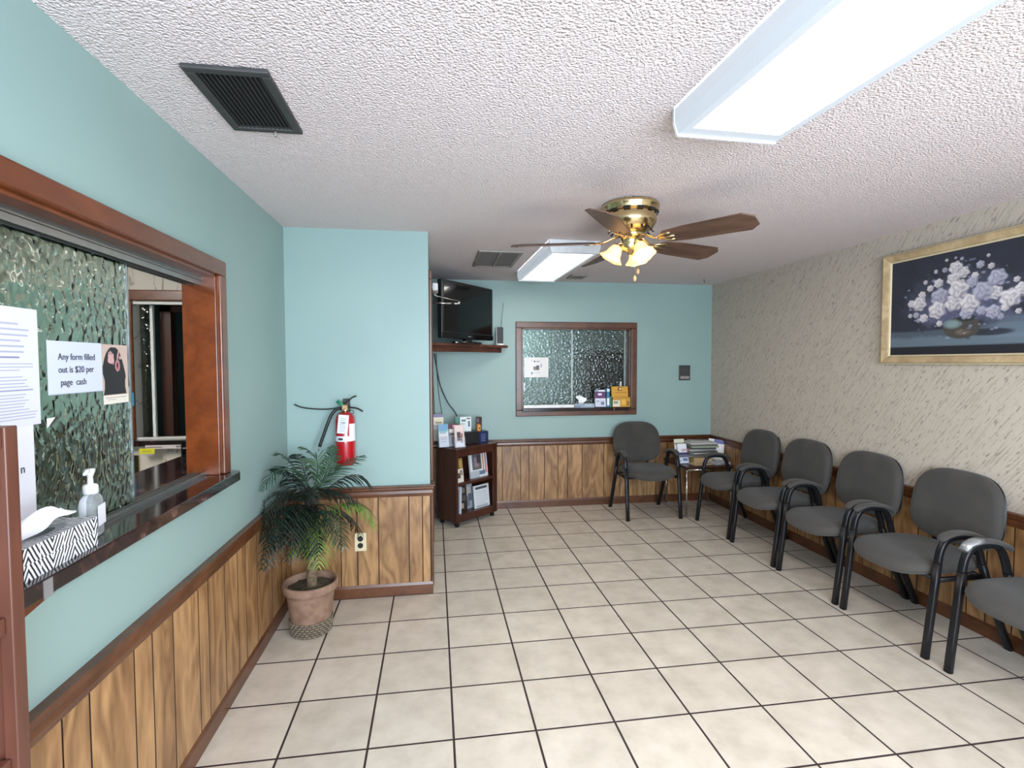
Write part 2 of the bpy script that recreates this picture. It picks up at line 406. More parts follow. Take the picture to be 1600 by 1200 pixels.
M['tubes'] = emis('fluorescent_diffuser_edge', (0.80, 0.90, 1.0), 0.34, (0.30, 0.31, 0.33))
M['shade'] = emis('amber_glass_shade', (1.0, 0.46, 0.13), 1.9, (0.9, 0.6, 0.3))
M['bulb'] = emis('warm_bulb', (1.0, 0.66, 0.32), 90.0)
M['tan'] = plain('tan_card', H('#b3946a'), 0.7)
M['seat_tape'] = plain('silver_tape', H('#b4b6ba'), 0.28, 0.7)
M['olive'] = plain('olive_metal', H('#34372c'), 0.5)
M['steelgrey'] = plain('dark_grey_metal', H('#3b3a38'), 0.45, 0.4)

# ------------------------------------------------------------------ printed cards, painted surfaces, lettering
def set_cols(me, cols):
    ca = me.color_attributes.new('Col', 'FLOAT_COLOR', 'CORNER')
    arr = np.ones((len(me.loops), 4), dtype=np.float32); k = 0
    for p, c in zip(me.polygons, cols):
        for _ in range(p.loop_total): arr[k, :3] = c; k += 1
    ca.data.foreach_set('color', arr.ravel())
def card(name, w, h, t, base, rects=(), parent=None, loc=(0, 0, 0), rot=(0, 0, 0), edge=None, mat=None, both=False):
    """board: x centred, z up from 0, printed front faces -Y, thickness t towards +Y; rects are (u0,v0,u1,v1,hex) in 0..1"""
    us = sorted({0.0, 1.0} | {r[0] for r in rects} | {r[2] for r in rects}); vv = sorted({0.0, 1.0} | {r[1] for r in rects} | {r[3] for r in rects})
    base = H(base); ed = H(edge) if edge else tuple(x*0.9 for x in base)
    V = []; F = []; cols = []
    for z in vv:
        for u in us: V.append(((u-0.5)*w, 0, z*h))
    nu = len(us)
    for j in range(len(vv)-1):
        for i in range(nu-1):
            F.append((j*nu+i, j*nu+i+1, (j+1)*nu+i+1, (j+1)*nu+i)); cu = (us[i]+us[i+1])/2; cv = (vv[j]+vv[j+1])/2; c = base
            for r in rects:
                if r[0] <= cu <= r[2] and r[1] <= cv <= r[3]: c = H(r[4])
            cols.append(c)
    b = len(V); V += [(-w/2, 0, 0), (w/2, 0, 0), (w/2, 0, h), (-w/2, 0, h), (-w/2, t, 0), (w/2, t, 0), (w/2, t, h), (-w/2, t, h)]
    for f in [(4, 7, 6, 5), (0, 4, 5, 1), (1, 5, 6, 2), (2, 6, 7, 3), (3, 7, 4, 0)]: F.append(tuple(b+i for i in f)); cols.append(ed)
    me = bpy.data.meshes.new(name); me.from_pydata(V, [], F); me.materials.append(mat or M['print']); set_cols(me, cols)
    o = bpy.data.objects.new(name, me); link(o, parent); o.location = loc; o.rotation_euler = rot
    return o
def painted(name, w, h, nu, nv, func, parent=None, loc=(0, 0, 0), rot=(0, 0, 0), mat=None, t=0.002):
    """as card, front coloured by func(u, v arrays) -> (n,3) linear"""
    V = [((i/nu-0.5)*w, 0, j/nv*h) for j in range(nv+1) for i in range(nu+1)]
    F = [(j*(nu+1)+i, j*(nu+1)+i+1, (j+1)*(nu+1)+i+1, (j+1)*(nu+1)+i) for j in range(nv) for i in range(nu)]
    uu, vv = np.meshgrid((np.arange(nu)+0.5)/nu, (np.arange(nv)+0.5)/nv)
    cols = list(func(uu.ravel(), vv.ravel())); av = tuple(np.mean(cols, axis=0))
    b = len(V); V += [(-w/2, 0, 0), (w/2, 0, 0), (w/2, 0, h), (-w/2, 0, h), (-w/2, t, 0), (w/2, t, 0), (w/2, t, h), (-w/2, t, h)]
    for f in [(4, 7, 6, 5), (0, 4, 5, 1), (1, 5, 6, 2), (2, 6, 7, 3), (3, 7, 4, 0)]: F.append(tuple(b+i for i in f)); cols.append(av)
    me = bpy.data.meshes.new(name); me.from_pydata(V, [], F); me.materials.append(mat or M['print']); set_cols(me, cols)
    o = bpy.data.objects.new(name, me); link(o, parent); o.location = loc; o.rotation_euler = rot
    return o
def lettering(body, size, parent, loc, mat, width=None, rot=(PI/2, 0, 0), align='LEFT', name='lettering', spacing=1.0):
    cu = bpy.data.curves.new(name, 'FONT'); cu.body = body; cu.size = size; cu.align_x = align; cu.extrude = 0.0003; cu.space_line = spacing
    to = bpy.data.objects.new(name, cu); C.objects.link(to); bpy.context.view_layer.update()
    me = bpy.data.meshes.new_from_object(to.evaluated_get(bpy.context.evaluated_depsgraph_get()))
    C.objects.unlink(to); bpy.data.objects.remove(to)
    me.materials.clear(); me.materials.append(mat)
    o = bpy.data.objects.new(name, me); link(o, parent); o.location = loc; o.rotation_euler = rot
    if width and me.vertices:
        xs = [v.co.x for v in me.vertices]; k = width/(max(xs)-min(xs))
        for v in me.vertices: v.co.x *= k
    return o
def lines(u0, u1, v0, v1, n, col, seed=1, thick=0.4):
    r = random.Random(seed); out = []; st = (v1-v0)/n
    for i in range(n):
        v = v1-(i+1)*st; out.append((u0, v, u0+(u1-u0)*r.uniform(0.75, 1), v+st*thick, col))
    return out

# ------------------------------------------------------------------ the room shell
XL, XR, YB, YC, XC, HC = -0.96, 2.871, 3.18, 1.337, -0.097, 2.305
def struct(name, mb, m, bevel=0, parent=None):
    o = mb.build(name, m, parent, bevel=bevel, recalc=True)
    if parent is None: o['kind'] = 'structure'
    return o
def holed(axis, a0, a1, u0, u1, v0, v1, holes):
    """wall slab: normal axis 'x' or 'y' between a0..a1, u along the wall, v = z"""
    mb = MB(); us = sorted({u0, u1} | {h[0] for h in holes} | {h[1] for h in holes}); vv = sorted({v0, v1} | {h[2] for h in holes} | {h[3] for h in holes})
    for i in range(len(us)-1):
        for j in range(len(vv)-1):
            cu = (us[i]+us[i+1])/2; cv = (vv[j]+vv[j+1])/2
            if any(h[0] < cu < h[1] and h[2] < cv < h[3] for h in holes): continue
            if axis == 'x': mb.box(a0, us[i], vv[j], a1, us[i+1], vv[j+1])
            else: mb.box(us[i], a0, vv[j], us[i+1], a1, vv[j+1])
    return mb
struct('floor', MB().box(-3.4, -3.1, -0.1, 3.0, 5.4, 0), M['floor'])
struct('ceiling', MB().box(-3.4, -3.1, HC, 3.0, 5.4, HC+0.1), M['ceil'])
W1 = (-1.25, 0.33, 0.975, 1.85)      # reception window opening in the left wall (y0,y1,z0,z1)
wall_left = struct('wall_left', holed('x', XL-0.12, XL, -3.0, YC, 0, HC, [W1]), M['teal'])
W3 = (-1.80, -1.25, 1.035, 1.85)     # pass-through seen beyond the reception
wa = MB(); b_ = holed('y', YC, YC+0.12, XL, XC, 0, HC, []); wa.v, wa.f, wa.m, wa.sm = b_.v, b_.f, b_.m, b_.sm
wall_alcove = struct('wall_alcove', wa, M['teal'])
D1 = (1.50, 2.30, 0.0, 2.03)
wall_side = struct('wall_alcove_side', holed('x', XC-0.12, XC, YC+0.12, YB, 0, HC, [D1]), M['teal'])
struct('wall_reception_back', holed('y', YC, YC+0.12, -3.3, XL-0.12, 0, HC, [W3]), M['vein'])
struct('wall_reception_left', MB().box(-3.4, -3.0, 0, -3.3, 3.18, HC), M['teal'])
W2 = (0.81, 1.967, 1.0, 1.835)
wall_back = struct('wall_back', holed('y', YB, YB+0.12, -3.3, XR, 0, HC, [W2]), M['teal'])
wall_right = struct('wall_right', MB().box(XR, -3.0, 0, XR+0.12, 5.3, HC), M['paper_r'])
struct('wall_front', holed('y', -3.1, -3.0, -3.3, XR+0.12, 0, HC, [(-0.75, 2.25, 0.5, 2.15)]), M['teal'])
struct('wall_office_back', MB().box(-0.3, 5.2, 0, XR, 5.3, HC), M['teal'])
struct('wall_office_side', MB().box(-0.4, YB+0.12, 0, -0.3, 5.3, HC), M['teal'])
# front window frame behind the camera
fw = MB()
for a in ((-0.75, 0.5, -0.69, 2.15), (2.19, 0.5, 2.25, 2.15), (-0.69, 0.5, 2.19, 0.56), (-0.69, 2.09, 2.19, 2.15), (0.72, 0.56, 0.78, 2.09)):
    fw.box(a[0], -3.09, a[1], a[2], -3.02, a[3])
o = empty('window_3', (0, 0, 0), kind='structure'); fw.build('frame', M['alu'], o)

# wainscot: one structure per wall, planks of uneven width
PW = [0.145, 0.10, 0.155, 0.235, 0.175, 0.10, 0.20, 0.10, 0.13, 0.19, 0.085, 0.16]
def wainscot(name, p0, p1, nrm, z0=0.07, z1=0.665, seed=0, start=0):
    """planks along p0->p1 on the wall plane, nrm points into the room"""
    p0 = Vector((*p0, 0)); p1 = Vector((*p1, 0)); d = (p1-p0); L = d.length; d.normalize(); n = Vector((*nrm, 0))
    V = []; F = []; mi = []; rnd = []; s = 0; k = start; rr = random.Random(seed)
    def bx(a, b, za, zb, t0, t1, m, q):
        i = len(V)
        for (u, t, z) in ((a, t0, za), (b, t0, za), (b, t1, za), (a, t1, za), (a, t0, zb), (b, t0, zb), (b, t1, zb), (a, t1, zb)):
            V.append(p0 + d*u + n*t + Vector((0, 0, z)))
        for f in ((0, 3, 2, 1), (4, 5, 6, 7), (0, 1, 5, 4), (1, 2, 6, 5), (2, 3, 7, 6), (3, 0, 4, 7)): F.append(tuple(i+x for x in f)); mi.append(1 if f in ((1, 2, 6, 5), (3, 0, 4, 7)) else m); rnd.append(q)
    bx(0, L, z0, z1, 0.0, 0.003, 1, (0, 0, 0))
    while s < L-0.01:
        w = min(PW[k % len(PW)], L-s); q = (rr.random(), rr.random(), rr.random()); bx(s+0.003, s+w-0.003, z0, z1, 0.002, 0.008, 0, q); s += w; k += 1
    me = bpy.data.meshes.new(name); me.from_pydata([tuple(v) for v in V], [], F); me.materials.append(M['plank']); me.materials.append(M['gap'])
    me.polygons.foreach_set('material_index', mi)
    ca = me.color_attributes.new('plank', 'FLOAT_COLOR', 'CORNER'); arr = np.ones((len(me.loops), 4), np.float32); j = 0
    for p, q in zip(me.polygons, rnd):
        for _ in range(p.loop_total): arr[j, :3] = q; j += 1
    ca.data.foreach_set('color', arr.ravel())
    bm = bmesh.new(); bm.from_mesh(me); bmesh.ops.recalc_face_normals(bm, faces=bm.faces); bm.to_mesh(me); bm.free()
    o = bpy.data.objects.new(name, me); C.objects.link(o); o['kind'] = 'structure'
    return o
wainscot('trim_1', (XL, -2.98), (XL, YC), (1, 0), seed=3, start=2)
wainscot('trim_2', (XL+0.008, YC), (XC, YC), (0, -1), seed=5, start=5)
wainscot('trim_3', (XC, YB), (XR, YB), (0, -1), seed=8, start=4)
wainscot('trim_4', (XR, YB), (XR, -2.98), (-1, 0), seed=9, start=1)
# moulded chair rails and baseboards
RAIL = [(0, 0.635), (0.012, 0.635), (0.016, 0.655), (0.014, 0.672), (0.022, 0.684), (0.022, 0.694), (0.030, 0.700), (0.030, 0.708), (0.0, 0.708)]
BASE = [(0, 0.0), (0.015, 0.0), (0.015, 0.062), (0.009, 0.078), (0.0, 0.080)]
def moulding(name, prof, p0, p1, nrm, kind='structure', m0=0, m1=0):
    """sweep a profile along the wall; m0/m1: mitre the ends (+1 outer corner, -1 inner corner)"""
    p0 = Vector((*p0, 0)); p1 = Vector((*p1, 0)); d = (p1-p0).normalized(); n = Vector((*nrm, 0)); mb = MB(); k = len(prof)
    V = [p0 - d*(m0*a) + n*a + Vector((0, 0, z)) for a, z in prof] + [p1 + d*(m1*a) + n*a + Vector((0, 0, z)) for a, z in prof]
    mb.add(V, [tuple(range(k)), tuple(reversed(range(k, 2*k)))] + [(i, (i+1) % k, k+(i+1) % k, k+i) for i in range(k)])
    o = mb.build(name, M['trimw']); o['kind'] = kind; return o
moulding('trim_5', RAIL, (XL, -2.98), (XL, YC), (1, 0), m1=-1)
moulding('trim_6', RAIL, (XL, YC), (XC, YC), (0, -1), m0=-1, m1=1)
moulding('trim_7', RAIL, (XC, YC), (XC, 1.43), (1, 0), m0=1)
moulding('trim_8', RAIL, (XC, YB), (XR, YB), (0, -1), m1=-1)
moulding('trim_9', RAIL, (XR, YB), (XR, -2.98), (-1, 0), m0=-1)
moulding('baseboard_left', BASE, (XL, -2.98), (XL, YC), (1, 0), m1=-1)
moulding('baseboard_alcove', BASE, (XL, YC), (XC, YC), (0, -1), m0=-1, m1=1)
moulding('baseboard_alcove_side', BASE, (XC, YC), (XC, 1.43), (1, 0), m0=1)
moulding('baseboard_back', BASE, (XC, YB), (XR, YB), (0, -1), m1=-1)
moulding('baseboard_right', BASE, (XR, YB), (XR, -2.98), (-1, 0), m0=-1)

# ------------------------------------------------------------------ reception window in the left wall
w1 = empty('window_1', (0, 0, 0), kind='structure')
y0, y1, z0, z1 = W1
def casing_ring(name, axis, plane, out, a0, a1, b0, b1, w, t, m, parent, bottom=True, bev=0.006):
    """flat mitre-like casing around an opening, on plane, sticking out by t in direction out"""
    mb = MB(); pa, pb = sorted((plane, plane+out*t))
    def q(u0, v0, u1, v1):
        if axis == 'x': mb.box(pa, u0, v0, pb, u1, v1)
        else: mb.box(u0, pa, v0, u1, pb, v1)
    q(a0-w, b1, a1+w, b1+w); q(a0-w, b0, a0, b1); q(a1, b0, a1+w, b1)
    if bottom: q(a0-w, b0-w, a1+w, b0)
    return mb.build(name, m, parent, bevel=bev, seg=3)
casing_ring('casing', 'x', XL, 1, y0, y1, 1.015, z1, 0.062, 0.022, M['casing'], w1, bottom=False)
jb = MB(); jb.box(XL-0.125, y1-0.012, 1.015, XL+0.004, y1+0.004, z1); jb.box(XL-0.125, y0-0.004, 1.015, XL+0.004, y0+0.012, z1); jb.box(XL-0.125, y0, z1-0.012, XL+0.004, y1, z1+0.004)
jb.build('jamb', M['casing'], w1, bevel=0.002)
tr = MB()
tr.box(-1.062, y0+0.012, 1.015, -1.012, y1-0.012, 1.021)
for x in (-1.062, -1.039, -1.015): tr.box(x, y0+0.012, 1.020, x+0.003, y1-0.012, 1.030)
tr.build('lower_track', M['alu'], w1)
tr = MB()
tr.box(-1.066, y0+0.012, z1-0.030, -1.008, y1-0.012, z1-0.012)
for x in (-1.066, -1.039, -1.011): tr.box(x, y0+0.012, z1-0.048, x+0.003, y1-0.012, z1-0.028)
tr.build('upper_track', M['alu'], w1)
MB().box(-1.054, -1.235, 1.024, -1.048, -0.135, 1.825).build('glass_pane', M['glass1'], w1)
MB().box(-1.031, -1.235, 1.024, -1.025, -0.82, 1.825).build('glass_pane', M['glass1'], w1)
ge = MB(); ge.box(-1.0565, -0.137, 1.024, -1.0455, -0.130, 1.825); ge.build('pane_edge', M['alu'], w1)

# counter through the opening
ct = empty('reception_counter', (0, 0, 0), label='dark burgundy laminate counter running through the reception window', cat='counter')
poly = [(-1.335, -1.6), (-1.082, -1.6), (-1.082, -1.25), (-0.955, -1.25), (-0.955, -1.33), (-0.902, -1.33)]
cx, cyy, rr_ = -0.932, 0.385, 0.03
poly += [(-0.902, 0.34)] + [(cx+rr_*math.cos(a), cyy-0.0+rr_*math.sin(a)) for a in np.linspace(0, PI/2, 7)]
poly += [(-0.958, 0.415), (-0.958, 0.327), (-1.082, 0.327), (-1.082, 1.335), (-1.335, 1.335)]
MB().prism(poly, 0.975, 1.015).build('worktop', M['laminate'], ct, bevel=0.003, seg=2)
MB().add([(x_, y_, z_) for x_ in (-0.957, -0.925) for (y_, z_) in ((-1.3, 0.9745), (-0.62, 0.9745), (-0.80, 0.940), (-1.3, 0.935))], [(0, 1, 2, 3), (7, 6, 5, 4), (0, 4, 5, 1), (1, 5, 6, 2), (2, 6, 7, 3), (3, 7, 4, 0)]).build('support_rail', M['casing'], ct)
tp = MB().box(-0.9025, -0.755, 0.972, -0.9005, -0.728, 1.012).build('silver_sticker', M['seat_tape'], ct)
tp['label'] = 'small silver sticker on the counter edge'

# frame and hall beyond the reception
w3 = empty('window_4', (0, 0, 0), kind='structure')
casing_ring('casing', 'y', YC, -1, -1.80, -1.25, 1.035, 1.85, 0.062, 0.018, M['casing'], w3, bottom=False)
MB().box(-1.90, YC-0.05, 1.0, -1.15, YC+0.12, 1.033).build('ledge', M['laminate'], w3, bevel=0.003)
MB().box(-1.80, YC, 1.036, -1.25, YC+0.02, 1.046).build('lower_track', M['white'], w3)
MB().box(-1.80, YC, 1.83, -1.25, YC+0.02, 1.845).build('upper_track', M['white'], w3)
MB().box(-1.795, YC+0.06, 1.04, -1.735, YC+0.066, 1.83).build('glass_pane', M['glass2'], w3)
MB().box(-1.740, YC+0.055, 1.04, -1.724, YC+0.075, 1.83).build('pane_edge', M['white'], w3)
MB().box(-1.724, YC+0.14, 0.0, -1.665, YC+0.20, HC-0.36).build('inner_post', M['darkw'], w3)
MB().box(-1.724, YC+0.14, 1.80, -1.1, YC+0.20, 1.95).build('inner_header', M['darkw'], w3)
card('notice_strip', 0.30, 0.022, 0.002, '#cfc4c4', [(0.02, 0.3, 0.3, 0.6, '#8b7f84'), (0.55, 0.2, 0.75, 0.8, '#8b7f84')], loc=(-1.58, YC-0.056, 0.985)); tag(bpy.data.objects['notice_strip'], 'long pale notice strip along the ledge inside the reception', 'notice')
card('sticky_note', 0.082, 0.032, 0.002, '#d9d23a', [(0.2, 0.4, 0.8, 0.6, '#b8b22e')], loc=(-1.72, YC-0.060, 0.958)); tag(bpy.data.objects['sticky_note'], 'yellow sticky note hanging from the inner ledge', 'note')
s = card('sticky_note', 0.066, 0.078, 0.002, '#2f83a8', lines(0.15, 0.9, 0.2, 0.75, 3, '#1c3f5c', 3), loc=(-1.832, YC-0.021, 1.235)); tag(s, 'blue sticky note on the brown frame inside reception', 'note')
op = empty('outlet_plate', (-1.826, YC, 0.836), label='brass wall plate with three switches inside reception', cat='switch plate')
MB().box(-0.036, -0.008, 0, 0.036, 0, 0.108).build('plate', M['brass'], op, bevel=0.003)
for zz in (0.026, 0.054, 0.082): MB().box(-0.007, -0.014, zz-0.008, 0.007, -0.007, zz+0.008).build('switch', M['ivory'], op, bevel=0.002)
# file tray on the inside counter
ft = MB()
for zz in (1.02, 1.06):
    ft.box(-1.32, 0.80, zz, -1.12, 1.12, zz+0.004); ft.box(-1.32, 0.80, zz, -1.315, 1.12, zz+0.03); ft.box(-1.125, 0.80, zz, -1.12, 1.12, zz+0.03)
for (x, y) in ((-1.318, 0.802), (-1.122, 0.802), (-1.318, 1.118), (-1.122, 1.118)): ft.box(x-0.003, y-0.003, 1.015, x+0.003, y+0.003, 1.10)
tag(ft.build('letter_tray', M['black']), 'black two-tier letter tray on the inner counter', 'tray')
# ceiling light inside the reception; the office one is added to brighten its glass
def small_ceiling_light(x, y, label, strength):
    r = empty('ceiling_light', (x, y, HC), label=label, cat='ceiling light')
    MB().box(-0.2, -0.62, -0.05, 0.2, 0.62, 0).build('housing', M['fixw'], r, bevel=0.004)
    MB().box(-0.19, -0.61, -0.075, 0.19, 0.61, -0.051).build('diffuser', strength, r, bevel=0.006)
M['lamp_in'] = emis('office_diffuser', (1.0, 0.97, 0.90), 23.0)
M['lamp_in2'] = emis('office_diffuser_dim', (0.88, 0.95, 1.0), 13.0)
small_ceiling_light(-2.1, -0.3, 'ceiling light blurred behind the hammered reception glass', M['lamp_in'])
small_ceiling_light(0.9, 4.3, 'ceiling light added in the office to brighten the far window', M['lamp_in2'])

fcab = empty('added_cabinet', (-2.45, 1.06, 0), label='dark olive cabinet added to darken the lower hammered reception glass', cat='cabinet')  # cabinet added behind the glass so its lower part reads dark
MB().box(-0.48, -0.2, 0, 0.48, 0.23, 1.14).build('body', M['olive'], fcab, bevel=0.01)
for xx_ in (-0.47, 0.005):
    for zz in (0.05, 0.41, 0.77): MB().box(xx_, -0.212, zz, xx_+0.465, -0.201, zz+0.34).build('drawer', M['olive'], fcab, bevel=0.003)
struct('wall_reception_tint', MB().box(-3.29, 1.30, 0, -1.95, 1.336, 1.92), M['teal'])  # teal slab added out of direct view to tint the glass green

# ------------------------------------------------------------------ far window to the office
w2 = empty('window_2', (0, 0, 0), kind='structure')
casing_ring('casing', 'y', YB, -1, 0.81, 1.967, 1.0, 1.835, 0.062, 0.020, M['trimw'], w2)
jb = MB(); jb.box(0.806, YB-0.004, 1.0, 0.822, YB+0.12, 1.835); jb.box(1.955, YB-0.004, 1.0, 1.971, YB+0.12, 1.835); jb.box(0.81, YB-0.004, 1.823, 1.967, YB+0.12, 1.839)
jb.build('jamb', M['trimw'], w2)
MB().box(0.812, YB-0.035, 0.985, 1.965, YB+0.12, 1.020).build('window_sill', M['laminate'], w2, bevel=0.004)
MB().box(0.824, YB+0.072, 1.021, 1.37, YB+0.078, 1.822).build('glass_pane', M['glass2'], w2)
MB().box(1.35, YB+0.092, 1.021, 1.954, YB+0.098, 1.822).build('glass_pane', M['glass2'], w2)
MB().box(1.347, YB+0.069, 1.021, 1.359, YB+0.081, 1.822).build('pane_edge', M['alu'], w2)
MB().box(1.925, YB+0.07, 1.021, 1.935, YB+0.09, 1.822).build('pane_edge', M['alu'], w2)
MB().box(0.822, YB+0.055, 1.020, 1.955, YB+0.105, 1.028).build('lower_track', M['alu'], w2)
MB().box(0.838, YB+0.062, 1.20, 0.852, YB+0.071, 1.27).build('finger_pull', M['white'], w2, bevel=0.003)
MB().box(1.885, YB+0.082, 1.22, 1.899, YB+0.091, 1.28).build('finger_pull', M['white'], w2, bevel=0.003)
# things in the office seen blurred
dk = empty('desk', (1.2, 3.75, 0), label='dark desk blurred behind the left pane of the far window', cat='desk')
MB().box(-0.7, -0.3, 0.95, 0.35, 0.3, 1.0).build('tabletop', M['gloss'], dk, bevel=0.004)
MB().box(-0.68, -0.28, 0, 0.33, 0.28, 0.949).build('base', M['darkw'], dk)
cb = empty('cabinet', (2.25, 4.4, 0), label='dark cabinet blurred behind the right pane of the far window', cat='cabinet')
MB().box(-0.45, -0.25, 0, 0.45, 0.25, 1.62).build('body', M['steelgrey'], cb, bevel=0.01)
MB().box(-0.43, -0.262, 0.1, -0.01, -0.25, 1.58).build('door', M['steelgrey'], cb, bevel=0.004)
MB().box(0.01, -0.262, 0.1, 0.43, -0.25, 1.58).build('door', M['steelgrey'], cb, bevel=0.004)

# white shelf strip, tissue box, leaflets on the far sill
st = MB().box(0.825, YB-0.030, 1.021, 1.36, YB+0.05, 1.052).build('paper_tray', M['white'], bevel=0.004); tag(st, 'long white tray lying on the sill of far window', 'tray')
def tissue_mesh(w, d, h, seed):
    rg = random.Random(seed); mb = MB(); n = 12; V = []; F = []
    for j in range(n+1):
        for i in range(n+1):
            u = i/n-0.5; v = j/n
            x = u*w*(0.35+0.75*v) + 0.006*math.sin(9*v+u*5)
            y = d*(0.25*math.sin(7*u+2*v)+0.18*math.sin(15*u+seed)*v) ; z = h*v*(1-0.55*abs(u+0.25)) + 0.004*math.sin(20*u)
            V.append((x, y, z))
    for j in range(n):
        for i in range(n): a = j*(n+1)+i; F.append((a, a+1, a+n+2, a+n+1))
    mb.add(V, F, 0, True); return mb
tb = empty('tissue_box', (1.455, YB+0.0, 1.0205), label='grey blue tissue box on the sill of the far window', cat='tissue box')
card('box', 0.21, 0.042, 0.10, '#8b98a6', [(0.0, 0.0, 0.3, 0.5, '#6c7c90'), (0.5, 0.4, 0.9, 0.8, '#a9b6c2')], tb, (0, -0.055, 0))
ts = tissue_mesh(0.11, 0.03, 0.085, 3).build('tissue', M['tissue'], tb, loc=(-0.02, 0.0, 0.041), recalc=False)
def holder(name, loc, rz, w, h, label, base, rects, lean=-0.14, cat='leaflet holder', group=None, tall=0.45, d=0.035):
    """clear acrylic stand with a printed leaflet leaning back in it"""
    r = empty(name, loc, rz, label, cat, group)
    hd = MB(); hd.box(-w/2-0.003, -d/2, 0, w/2+0.003, d/2, 0.003); hd.box(-w/2-0.003, -d/2, 0.003, w/2+0.003, -d/2+0.002, h*tall); hd.box(-w/2-0.003, d/2-0.002, 0.003, w/2+0.003, d/2, h*0.8)
    hd.box(-w/2-0.003, -d/2+0.002, 0.003, -w/2-0.001, d/2-0.002, h*tall); hd.box(w/2+0.001, -d/2+0.002, 0.003, w/2+0.003, d/2-0.002, h*tall)
    a = hd.build('stand', M['acryl'], r); a.rotation_euler = (lean, 0, 0)
    c = card('leaflet', w-0.002, h, 0.006, base, rects, r, (0, -d/2+0.006, 0.004), (lean, 0, 0))
    return r
holder('leaflet_holder', (1.635, YB-0.012, 1.021), 0.0, 0.115, 0.175, 'purple and white leaflet in clear stand on far window sill', '#d5d2da',
       [(0, 0.5, 1, 0.9, '#5b2f5e'), (0.3, 0.68, 0.65, 0.8, '#dcd4e0'), (0, 0.9, 0.35, 1, '#7d93a8'), (0.1, 0.3, 0.4, 0.36, '#9a98a4'), (0.55, 0.12, 0.85, 0.3, '#4c5570')])
bk = card('booklet', 0.03, 0.19, 0.09, '#2b6f8c', [(0.1, 0.1, 0.9, 0.5, '#dfe6ea'), (0, 0.85, 1, 1, '#c6d6e0')], loc=(1.712, YB-0.035, 1.021), rot=(0, 0, 0)); tag(bk, 'narrow teal booklet standing between purple leaflet and yellow box', 'booklet')
bk = card('booklet', 0.022, 0.11, 0.08, '#2d6c52', [], loc=(1.741, YB-0.03, 1.021)); tag(bk, 'short green booklet beside the yellow leaflet box', 'booklet')
yb = empty('leaflet_box', (1.858, YB-0.005, 1.021), label='yellow orange leaflet box on right end of far sill', cat='leaflet box')
card('box', 0.19, 0.10, 0.07, '#b9882a', [(0.0, 0.05, 0.42, 0.7, '#d8d2bc'), (0.05, 0.35, 0.3, 0.6, '#8e8a60'), (0.5, 0.2, 0.75, 0.8, '#e0a838'), (0.8, 0.1, 0.95, 0.6, '#8d5f1c')], yb, (0, -0.025, 0))
card('leaflet', 0.18, 0.20, 0.02, '#c9922a', [(0.38, 0.78, 0.62, 0.96, '#3c1c18'), (0.45, 0.82, 0.6, 0.92, '#e0b860'), (0.2, 0.66, 0.9, 0.7, '#a2701c')], yb, (0, 0.012, 0.012), (-0.1, 0, 0))

# sheet of paper on the far glass
pp = card('paper_sign', 0.255, 0.205, 0.001, '#d9d5d0', [(0.38, 0.36, 0.62, 0.55, '#7d6a68'), (0.50, 0.40, 0.62, 0.60, '#4b4a58'), (0.40, 0.76, 0.46, 0.84, '#4a5c78'), (0.50, 0.77, 0.64, 0.83, '#9c9ca8'),
     (0.66, 0.5, 0.74, 0.68, '#a8aab6'), (0.28, 0.14, 0.36, 0.28, '#8f94ac'), (0.30, 0.82, 0.34, 0.88, '#b0b2bc'), (0.42, 0.22, 0.66, 0.25, '#b8b4b0')], loc=(0.975, YB+0.069, 1.332))
tag(pp, 'white landscape notice taped on the left pane of far window', 'notice')
# dark name plate on the back wall
pl = empty('wall_plate', (2.563, YB, 1.293), label='small dark plate with silver strip on the back wall', cat='wall plate')
MB().box(-0.062, -0.014, 0, 0.062, 0, 0.158).build('frame', M['steelgrey'], pl, bevel=0.003)
MB().box(-0.05, -0.016, 0.013, 0.05, -0.013, 0.045).build('silver_strip', M['grille2'], pl, bevel=0.001)
MB().box(-0.05, -0.0155, 0.053, 0.05, -0.013, 0.146).build('panel', M['grille'], pl, bevel=0.001)
hk = MB().tube([(2.583, 2.829, HC), (2.583, 2.829, HC-0.02), (2.590, 2.829, HC-0.035), (2.598, 2.829, HC-0.025)], 0.003, 8).build('ceiling_hook', M['steelgrey']); tag(hk, 'small metal hook in the ceiling near the far right corner', 'hook')

